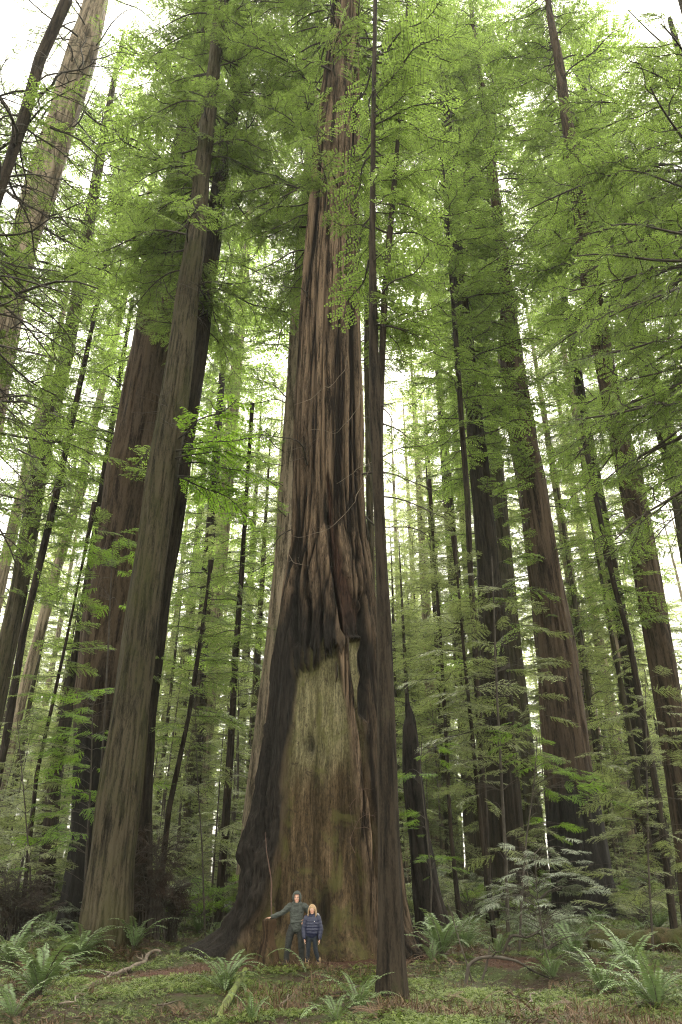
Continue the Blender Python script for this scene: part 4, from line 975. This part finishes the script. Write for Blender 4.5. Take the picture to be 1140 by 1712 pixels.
def girl():
    D = 18.9; x = float(at(400+688/5.7, 1600, D)[0]); z = g1(x, D)+.005
    t = thing('person', 'smiling child with long blond hair, navy puffer jacket and tan boots', 'person', (x, D, z))
    hd = (.0, -.005, 1.135); s = .93
    body = head_parts(hd, s)
    sl, sr = (-.125, .01, .965), (.135, .01, .965); el, wl = (-.185, .01, .74), (-.168, -.035, .555); er, wr = (.195, .01, .74), (.178, -.02, .545)
    hl, hr = (-.06, .01, .60), (.065, .01, .60); kl, al = (-.08, -.02, .34), (-.095, .0, .075); kr, ar = (.085, -.02, .34), (.165, .0, .075)
    body += [cap_tube([(0, .02, 1.06), (0, .015, .95)], [.036, .042]), cap_tube([(0, .01, .95), (0, .01, .78), (0, .01, .61)], [.10, .095, .10], [.06, .065, .07])]
    body += [cap_tube([sl, el, wl], [.034, .027, .019]), cap_tube([sr, er, wr], [.034, .027, .019]), cap_tube([hl, kl, al], [.055, .04, .028]), cap_tube([hr, kr, ar], [.055, .04, .028])]
    for a in (al, ar): body.append(cap_tube([(a[0], a[1]+.02, .035), (a[0]+.02, a[1]-.09, .028)], [.026, .024]))
    body += hand(wl, (.15, -.1, -1), (.8, .1, 0), .8, .45, -1) + hand(wr, (-.1, -.1, -1), (-.8, .1, 0), .8, .35, 1)
    fuse('body', body, M['skin'], t, .005, 2); face_bits(hd, s, t, M['lip'], M['blond'], 1)
    q = lambda n: (lambda u: 1+.075*np.abs(np.sin(u*np.pi*n))-.03)
    jk = [cap_tube([(0, .01, 1.0), (0, .01, .95), (.005, .01, .82), (.005, .005, .70), (.0, .01, .645)], [.085, .145, .150, .150, .135], [.07, .10, .112, .112, .10], mod=q(6), sub=12),
          cap_tube([sl, el, (wl[0], wl[1], wl[2]+.03)], [.066, .058, .044], mod=q(6), sub=12), cap_tube([sr, er, (wr[0], wr[1], wr[2]+.03)], [.066, .058, .044], mod=q(6), sub=12),
          cap_tube([(-.05, -.03, 1.02), (0, -.055, 1.0), (.05, -.03, 1.02)], .022)]
    fuse('puffer_jacket', jk, M['puffer'], t, .005, 1, .008, 30)
    fuse('jacket_hood', [cap_tube([(-.10, .04, 1.02), (-.05, .10, 1.03), (.05, .10, 1.035), (.13, .05, 1.03), (.15, .0, 1.01)], [.025, .04, .04, .035, .022])], M['lining'], t, .005, 2)
    fuse('chest_mark', [ball((.055, -.108, .905), (.010, .006, .007))], M['mark'], t, .003, 0)
    # hair
    rng = np.random.default_rng(3); c = np.array(hd); hp = [ball(c+[0, .020, .028], (.080, .090, .082))]
    for i in range(46):
        a = rng.uniform(-.35, np.pi+.35); rx = .078
        p0 = c+[.012*rng.normal(), 0, .102]; p1 = c+[math.cos(a)*rx, math.sin(a)*.075+.012, .045]; ln = rng.uniform(.14, .20)
        p2 = c+[math.cos(a)*rx*1.15, math.sin(a)*.08+.012, -.05]; p3 = c+[math.cos(a)*(rx*1.2+rng.normal()*.012), math.sin(a)*.085+rng.normal()*.008, -ln]
        hp.append(cap_tube([p0, p1, p2, p3], [.010, .016, .015, .007], n=8, sub=4))
    fuse('hair', hp, M['blond'], t, .0045, 0)
    tr = [cap_tube([(0, .01, .68), (0, .01, .58)], [.10, .108], [.07, .076]), cap_tube([hl, kl, (al[0], al[1], .12)], [.066, .052, .040]), cap_tube([hr, kr, (ar[0], ar[1], .12)], [.066, .052, .040])]
    fuse('jeans', tr, M['jeans'], t, .006, 2, .010, 16)
    for a, dx in ((al, -.01), (ar, .05)):
        fuse('boot', [cap_tube([(a[0], a[1]+.005, .165), (a[0], a[1]+.01, .06)], [.048, .044]), cap_tube([(a[0], a[1]+.03, .042), (a[0]+dx*.5, a[1]-.05, .04), (a[0]+dx, a[1]-.115, .034)], [.040, .042, .034], [.040, .038, .030])], M['boot'], t, .005, 1)
    return t, (x, D, z), wl
teen(); _, gp, gw = girl()

# ------------------------------------------------------------------ wood lying and standing about
def stick(name, label, cat, pts, r, mat, parent=None, side=0, group=None, n=9, seed=0, wob=.02):
    pts = np.asarray(pts, float); rng = np.random.default_rng(seed); base = pts[0].copy()
    L = np.concatenate([[0], np.cumsum(np.linalg.norm(np.diff(pts, axis=0), axis=1))]); u = np.linspace(0, L[-1], 8*(len(pts)-1)+1)
    P = np.stack([np.interp(u, L, pts[:, k]) for k in range(3)], -1)
    for _ in range(3): P[1:-1] = (P[:-2]+2*P[1:-1]+P[2:])/4
    w = (vn(u*2.5, seed, [[1], [2], [3]]).T-.5)*wob*2; P = P+w
    R = np.interp(np.linspace(0, 1, len(u)), np.linspace(0, 1, len(r)), r)*(1+.25*(vn(u*9, seed)-.5))
    B = Bag(); V, Q = tube(P-base, R, n); B.add(V, Q, 0, .5)
    for k in range(side):
        i = rng.integers(len(P)//4, len(P)-1); d = rng.normal(0, 1, 3); d[2] = abs(d[2])*.6; d /= np.linalg.norm(d); l = rng.uniform(.1, .45)*min(1, L[-1])
        pp = (P[i]-base)+d*l*np.linspace(0, 1, 5)[:, None]+(vn(np.arange(5)*.9+k, seed, [[1], [2], [3]]).T-.5)*.12*np.linspace(0, 1, 5)[:, None]
        V, Q = tube(pp, R[i]*np.linspace(.55, .15, 5), 5); B.add(V, Q, 0, .5)
    o = link(name, B.mesh(name, [mat], smooth=True), parent, tuple(base)); 
    if parent is None: tag(o, label, cat, group)
    return o
def gp3(px, py, dz=0.0):
    x, y = fxy(px, py); return np.array([x, y, g1(x, y)+dz])
W3 = lambda px, py, D: at(px, py, D)
stick('fallen_branch', 'bare pale forked branch lying across the red soil, left of the centre fern', 'branch', [gp3(148, 1652, .03), gp3(180, 1640, .05), gp3(222, 1622, .05), gp3(240, 1618, .06), gp3(252, 1600, .16), gp3(266, 1603, .10)], [.02, .035, .04, .05, .045, .03], M['stick'], side=6, seed=3, wob=.05)
stick('mossy_branch', 'bright green moss-covered branch at the bottom edge, right of the centre fern', 'branch', [gp3(362, 1711, .02), gp3(378, 1690, .10), gp3(398, 1665, .22), gp3(408, 1655, .30)], [.055, .06, .055, .045], M['mosswood'], seed=4, side=2)
stick('arched_branch', 'bare branch bent into a low arch beside a thin sapling, lower right', 'branch', [W3(779, 1645, 17.2), W3(783, 1612, 17.2), W3(800, 1601, 17.2), W3(826, 1599, 17.2), W3(860, 1606, 17.4), W3(890, 1622, 17.6), W3(926, 1636, 17.9)], [.035, .032, .03, .028, .024, .02, .015], M['twig'], side=9, seed=5, wob=.03)
stick('dead_sapling', 'leaning dead stem with bare twigs rising from the arched branch', 'stem', [W3(790, 1640, 17.4), W3(772, 1590, 17.4), W3(755, 1530, 17.5), W3(745, 1500, 17.6)], [.02, .016, .012, .006], M['twig'], side=8, seed=6)
stick('dead_sapling', 'short dead stem standing inside the arched branch', 'stem', [W3(805, 1640, 17.3), W3(812, 1615, 17.3), W3(818, 1580, 17.3)], [.026, .022, .015], M['twig'], side=5, seed=16)
stick('leaning_pole', 'thin pale pole leaning on the bare wood of the giant, left of the teenager', 'pole', [W3(455, 1530, 19.6), W3(453, 1480, 19.9), W3(446, 1430, 20.1), W3(444, 1392, 20.25)], [.018, .017, .014, .010], M['reddead'], seed=7, wob=.03)
stick('thin_stick', 'thin pale stick held at the side of the blond child', 'stick', [np.array([gp[0]+gw[0]+.0, gp[1]+gw[1]-.03, gp[2]+gw[2]-.04]), np.array([gp[0]+gw[0]+.05, gp[1]-.12, gp[2]+.36]), np.array([gp[0]+gw[0]+.05, gp[1]-.14, gp[2]+.22])], [.004, .004, .003], M['stick'], seed=8, wob=.004)
stick('fallen_twig', 'short broken twig on the clover at the lower right', 'twig', [gp3(820, 1668, .03), gp3(850, 1672, .05), gp3(885, 1676, .04)], [.02, .022, .012], M['twig'], side=4, seed=9)
for k, (pts, lab) in enumerate([([(842, 1590), (858, 1570), (895, 1560), (930, 1535)], 'tangled dead twig branch left of the fallen mossy log, reaching up'), ([(900, 1600), (935, 1575), (960, 1572), (1000, 1560)], 'dead bare branch against the left end of the fallen mossy log')]):
    stick('dead_branch', lab, 'branch', [W3(a, b, 20.5) for a, b in pts], [.035, .028, .02, .012], M['twig'], side=12, seed=20+k, wob=.08)
def knob():
    x, D = float(at(448, 1590, 19.35)[0]), 19.35; zb = g1(x, D); top = .93
    zz = np.linspace(-.1, top, 40); n = 40; th = np.arange(n)*2*np.pi/n; Z, TH = np.meshgrid(zz, th, indexing='ij')
    R = .125+.20*np.exp(-(Z+.1)/.28)+.03*np.sin(Z*9)-sstep(top-.06, top+.01, Z)*.09
    R = R*(1+.35*(fbm(np.cos(TH)*2, np.sin(TH)*2, Z*1.2, 3)-.5)+.12*np.cos(TH*4+Z*2))
    V = np.stack([np.cos(TH)*R*1.05, np.sin(TH)*R, Z], -1).reshape(-1, 3); m = 40; i = np.arange(m-1)[:, None]*n; j = np.arange(n)[None]; k = (j+1) % n
    Q = np.stack([i+j, i+k, i+n+k, i+n+j], -1).reshape(-1, 4); V = np.vstack([V, [0, 0, top+.01]]); T = [[(m-1)*n+q, (m-1)*n+(q+1) % n, len(V)-1] for q in range(n)]
    o = link('wood_knob', mesh('wood_knob', V, Q, np.array(T), mats=[M['knob']], smooth=True), None, (x, D, zb)); tag(o, 'dark stump-like wooden knob the teenager rests a hand on', 'stump')
M['knob'] = bark('old_wood', (.006, .004, .003), (.035, .023, .014), moss=.25, mosscol=(.05, .06, .02), freq=8)
knob()
def log():
    a, b = gp3(985, 1588, .18), gp3(1190, 1592, .32); n = 28; m = 60; t = np.linspace(0, 1, m); P = a+(b-a)*t[:, None]
    V, Q = tube(P, .30+.12*t+.05*np.sin(t*9), n); ax = V.reshape(m, n, 3); c = P[:, None]; d = ax-c
    k = 1+.8*(fbm(ax[..., 0]*2.2, ax[..., 1]*2.2, ax[..., 2]*3, 4)-.5); V = (c+d*k[..., None]*np.array([1, 1, .85])).reshape(-1, 3)
    V = np.vstack([V, P[0], P[-1]]); T = [[(q+1) % n, q, len(V)-2] for q in range(n)]+[[(m-1)*n+q, (m-1)*n+(q+1) % n, len(V)-1] for q in range(n)]
    o = link('fallen_log', mesh('fallen_log', V-a, Q, np.array(T), mats=[M['log']], smooth=True), None, tuple(a)); tag(o, 'thick fallen log with green moss and reddish rot, right edge of the picture', 'log')
M['log'] = bark('rotten_mossy_log', (.010, .007, .005), (.055, .036, .024), moss=.75, mosscol=(.055, .065, .02), freq=6, disp=.06)
log()

rng = np.random.default_rng(31)
for k, (a, b) in enumerate([((90, 1690), (135, 1678)), ((250, 1690), (300, 1684)), ((455, 1700), (490, 1668)), ((560, 1668), (612, 1660)), ((700, 1700), (760, 1690)), ((1000, 1700), (1050, 1694)), ((655, 1640), (720, 1632)), ((330, 1640), (352, 1628)), ((870, 1700), (905, 1660)), ((520, 1690), (545, 1702)), ((190, 1640), (232, 1634)), ((945, 1655), (1000, 1648))]):
    m_ = gp3((a[0]+b[0])/2, (a[1]+b[1])/2+3, rng.uniform(.03, .10)); stick('fallen_twig', 'thin dead twig lying on the forest floor '+zone(a[0]), 'twig', [gp3(*a, .03), m_, gp3(*b, .05)], [.014, .013, .006], M['twig' if k % 2 else 'stick'], side=4, seed=100+k, group='dead twigs on the forest floor '+zone(a[0]), wob=.06)

# ------------------------------------------------------------------ low bushes
def bush_mesh(seed, n=26, H=1.3, W=1.0, dens=TPL_FINE, lf='hemlock', bare=.15, wild=.5):
    rng = np.random.default_rng(seed); B = Bag()
    for i in range(n):
        a = rng.uniform(0, 6.28); p = np.array([rng.normal()*W*.16, rng.normal()*W*.16, 0]); q = np.array([math.cos(a)*W*rng.uniform(.1, .8), math.sin(a)*W*rng.uniform(.1, .8), H*rng.uniform(.35, 1)])
        pp = p+(q-p)*np.linspace(0, 1, 5)[:, None]; pp[1:4, 2] += H*.1; V, Q = tube(pp, np.linspace(.012, .004, 5), 4); B.add(V, Q, 1, .5)
        for k in range(2):
            T = TPL_BARE[rng.integers(3)] if rng.random() < bare else dens[rng.integers(len(dens))]
            s = rng.uniform(.45, 1.0)*W*.8; place(B, T, pp[rng.integers(2, 5)], a+rng.normal()*wild, rng.uniform(-.1, .5), rng.normal()*.4, s, rng.normal()*.1)
    return B.mesh('bush', [M[lf], M['twig']])
BM = {k: [bush_mesh(s*3+i, lf=k, bare=b) for i in range(2)] for s, (k, b) in enumerate((('hemlock', .15), ('silver', .1), ('bright', .05), ('needle', .3)))}
BM['dead'] = [bush_mesh(71+i, n=75, H=1.6, lf='brush', bare=.6, wild=1.2) for i in range(2)]
def bush(px, py, S, kind, label, name='bush', lift=0, group=None, seed=0, D=None):
    x, y = fxy(px, py) if D is None else (float(at(px, 1480, D)[0]), D)
    o = link(name, BM[kind][seed % 2], None, (x, y, g1(x, y)+lift-.05)); o.rotation_euler = (0, 0, seed*1.7); o.scale = (S, S, S) if not hasattr(S, '__len__') else S
    return tag(o, label, 'bush', group)
bush(262, 0, (.95, .9, 1.9), 'dead', 'dark brown tangle of dead brush at the right foot of the grey-brown pair', seed=0, D=23.6)
bush(292, 0, (.8, .8, 1.1), 'dead', 'smaller dead brush, just right of the dark tangle by the grey-brown pair', seed=1, D=24.6)
bush(80, 1530, (1.9, 1.4, 1.8), 'needle', 'dark leafy huckleberry bush left of the broad grey-brown trunk', seed=2)
bush(30, 0, (1.5, 1.2, 1.3), 'dead', 'brown brushy thicket at the left edge behind the ferns', seed=3, D=24)
bush(915, 1590, (1.15, 1.0, 1.0), 'silver', 'low silvery sprays left of the fallen log', seed=4)
bush(700, 1545, 1.0, 'hemlock', 'leafy low bush behind the right root of the giant', seed=6)
bush(1085, 1540, (1.6, 1.2, 1.0), 'hemlock', 'feathery young growth behind the fallen mossy log', seed=7)
bush(1130, 1530, (1.6, 1.3, 1.4), 'needle', 'dark bush behind the fallen log at the right edge', seed=8)
rng = np.random.default_rng(5)
for i in range(60):
    px = -40+1220*((i*.618034+.4) % 1); D = 26+26*((i*.4142+.1) % 1)
    if 520 < px < 640 and D < 30 or 900 < px < 1055 and D < 37 or 670 < px < 780 and D < 28: continue
    k = ['hemlock', 'needle', 'hemlock', 'silver', 'bright'][i % 5]; what = {'hemlock': 'pale feathery bush', 'needle': 'dark green low bush', 'silver': 'silvery low bush', 'bright': 'bright green low bush'}[k]
    bush(px, 0, rng.uniform(.7, 1.5), k, what+' '+region(px), seed=i, group=what+'es '+region(px), D=D)

# ------------------------------------------------------------------ saplings with the bright and silvery sprays
def sapling(label, pts, D, r, sprays, leafk='hemlock', name='conifer_sapling', seed=0, cat='sapling'):
    P = np.array([W3(a, b, D) for a, b in pts]); P[0][2] = min(P[0][2], g1(P[0][0], D)); base = P[0].copy(); t = thing(name, label, cat, tuple(base))
    u = np.linspace(0, 1, len(P)); v = np.linspace(0, 1, 20); Q3 = np.stack([np.interp(v, u, P[:, k]) for k in range(3)], -1)-base
    B = Bag(); V, Q = tube(Q3, np.linspace(r, r*.3, 20), 8); B.add(V, Q, 0, .5); link('trunk', B.mesh('trunk', [M['twig']], smooth=True), t)
    rng = np.random.default_rng(seed+900); B = Bag()
    for (px, py, n, w, L) in sprays:     # patches of sprays: centre in the photo, how many, spread, length
        for i in range(n):
            c = W3(px+rng.normal()*w, py+rng.normal()*w*.7, D)-base; c[1] += rng.normal()*.6
            k = np.argmin(np.abs(Q3[:, 2]-(c[2]-.2))); s0 = Q3[k]; az = math.atan2(c[1]-s0[1], c[0]-s0[0])
            d = c-s0; dd = np.linalg.norm(d)
            if dd > .4: V, Q = tube(s0+d*np.linspace(0, 1, 5)[:, None]+np.array([0, 0, .12*dd])*np.sin(np.linspace(0, np.pi, 5))[:, None], np.linspace(.008, .003, 5), 4); B.add(V, Q, 1, .5)
            place(B, TPL_FINE[rng.integers(4)], c, az+rng.normal()*.7, rng.uniform(-.4, .15), rng.normal()*.25, L*rng.uniform(.7, 1.2), rng.normal()*.1)
    link('crown', B.mesh('crown', [M[leafk], M['twig']]), t); return t
sapling('thin sapling with silvery pale sprays right of the half hidden dark redwood', [(927, 1636), (915, 1600), (905, 1550), (898, 1490), (893, 1430)], 18.5, .03, [(900, 1435, 22, 26, .55), (880, 1480, 20, 30, .55), (935, 1470, 20, 24, .5), (850, 1510, 12, 22, .5), (960, 1570, 16, 30, .5)], 'silver', seed=1)
sapling('sapling with bright yellow-green sprays in front of the broad brown redwood', [(868, 1600), (872, 1500), (880, 1400), (893, 1310), (898, 1240)], 22.0, .035, [(905, 1270, 12, 26, .8), (940, 1320, 12, 22, .8), (960, 1300, 6, 16, .6), (930, 1390, 7, 20, .7), (870, 1220, 9, 22, .7)], 'bright', seed=2)
sapling('leafy young tree with pale drooping sprays before the half hidden dark redwood', [(850, 1590), (846, 1450), (838, 1300), (830, 1150), (825, 1000), (822, 930)], 24.0, .06, [(830, 1010, 14, 34, 1.2), (855, 1110, 14, 34, 1.2), (805, 1180, 11, 32, 1.1), (845, 1250, 11, 32, 1.1), (800, 1330, 9, 30, 1.0), (850, 1400, 9, 32, 1.0), (885, 1180, 6, 22, 1.0)], 'hemlock', seed=3)
sapling('young tree with low bright sprays beside the burnt snag', [(716, 1600), (722, 1480), (712, 1380), (702, 1290), (706, 1230)], 23.5, .03, [(700, 1300, 7, 14, .6), (715, 1370, 6, 14, .6), (725, 1260, 6, 16, .6), (735, 1440, 6, 18, .6)], 'bright', seed=4)
sapling('young tree bearing a bright green spray in front of the reddish wide redwood', [(150, 1560), (160, 1400), (172, 1250), (180, 1100), (186, 960), (188, 915)], 25.5, .05, [(185, 935, 22, 26, 1.1), (175, 985, 8, 20, .9)], 'bright', seed=5)
sapling('bushy bright green sapling before the burnt base of the reddish redwood', [(140, 1560), (145, 1420), (152, 1300), (155, 1180)], 25.0, .05, [(150, 1170, 14, 22, 1.0), (160, 1220, 16, 26, 1.1), (130, 1270, 16, 26, 1.1), (150, 1340, 16, 30, 1.1), (110, 1400, 14, 30, 1.1)], 'bright', seed=6)
sapling('delicate feathery hemlock sapling by the right edge', [(1086, 1560), (1084, 1450), (1082, 1330), (1080, 1200), (1078, 1120)], 23.0, .035, [(1085, 1180, 10, 26, .9), (1080, 1260, 14, 34, 1.0), (1075, 1340, 16, 38, 1.1), (1090, 1430, 18, 42, 1.1), (1060, 1500, 10, 36, 1.0)], 'hemlock', seed=7)
sapling('spindly stem with pale sprays near the left edge', [(58, 1560), (50, 1450), (40, 1330), (28, 1200)], 24.0, .035, [(40, 1240, 10, 28, .9), (50, 1340, 14, 34, 1.0), (30, 1430, 16, 38, 1.1)], 'hemlock', seed=8)
sapling('spindly young conifer in the gap left of the giant', [(345, 1540), (338, 1420), (330, 1300), (326, 1180)], 27.0, .035, [(330, 1200, 10, 24, 1.0), (335, 1300, 12, 28, 1.1), (340, 1400, 14, 30, 1.1)], 'hemlock', seed=9)
# dead hanging twigs on the giant's right side
for k, (pts) in enumerate([[(600, 1330), (585, 1350), (592, 1385), (625, 1392)], [(600, 1420), (590, 1400), (605, 1370), (630, 1365)], [(588, 1300), (600, 1318), (622, 1325)]]):
    P = [W3(a, b, 19.3+.25*i) for i, (a, b) in enumerate(pts)]
    o = stick('dead_twig', '', '', np.array(P)-np.array(giant_tree.location), [.007, .006, .005, .004], M['reddead'], parent=giant_tree, side=7, seed=40+k, wob=.10)
for k, (pts) in enumerate([[(580, 600), (560, 640), (520, 665), (490, 680)], [(605, 650), (590, 700), (560, 725), (515, 720)], [(620, 770), (600, 830), (555, 880), (500, 898), (458, 880)], [(618, 775), (590, 795), (565, 806)], [(480, 930), (490, 945), (520, 948)]]):
    P = [W3(a, b, 19.6) for i, (a, b) in enumerate(pts)]
    stick('dead_branch', '', '', np.array(P)-np.array(giant_tree.location), [.010, .009, .007, .004], M['stick'], parent=giant_tree, side=5, seed=60+k, wob=.12)
print('p5', round(time.time()-T0, 1))
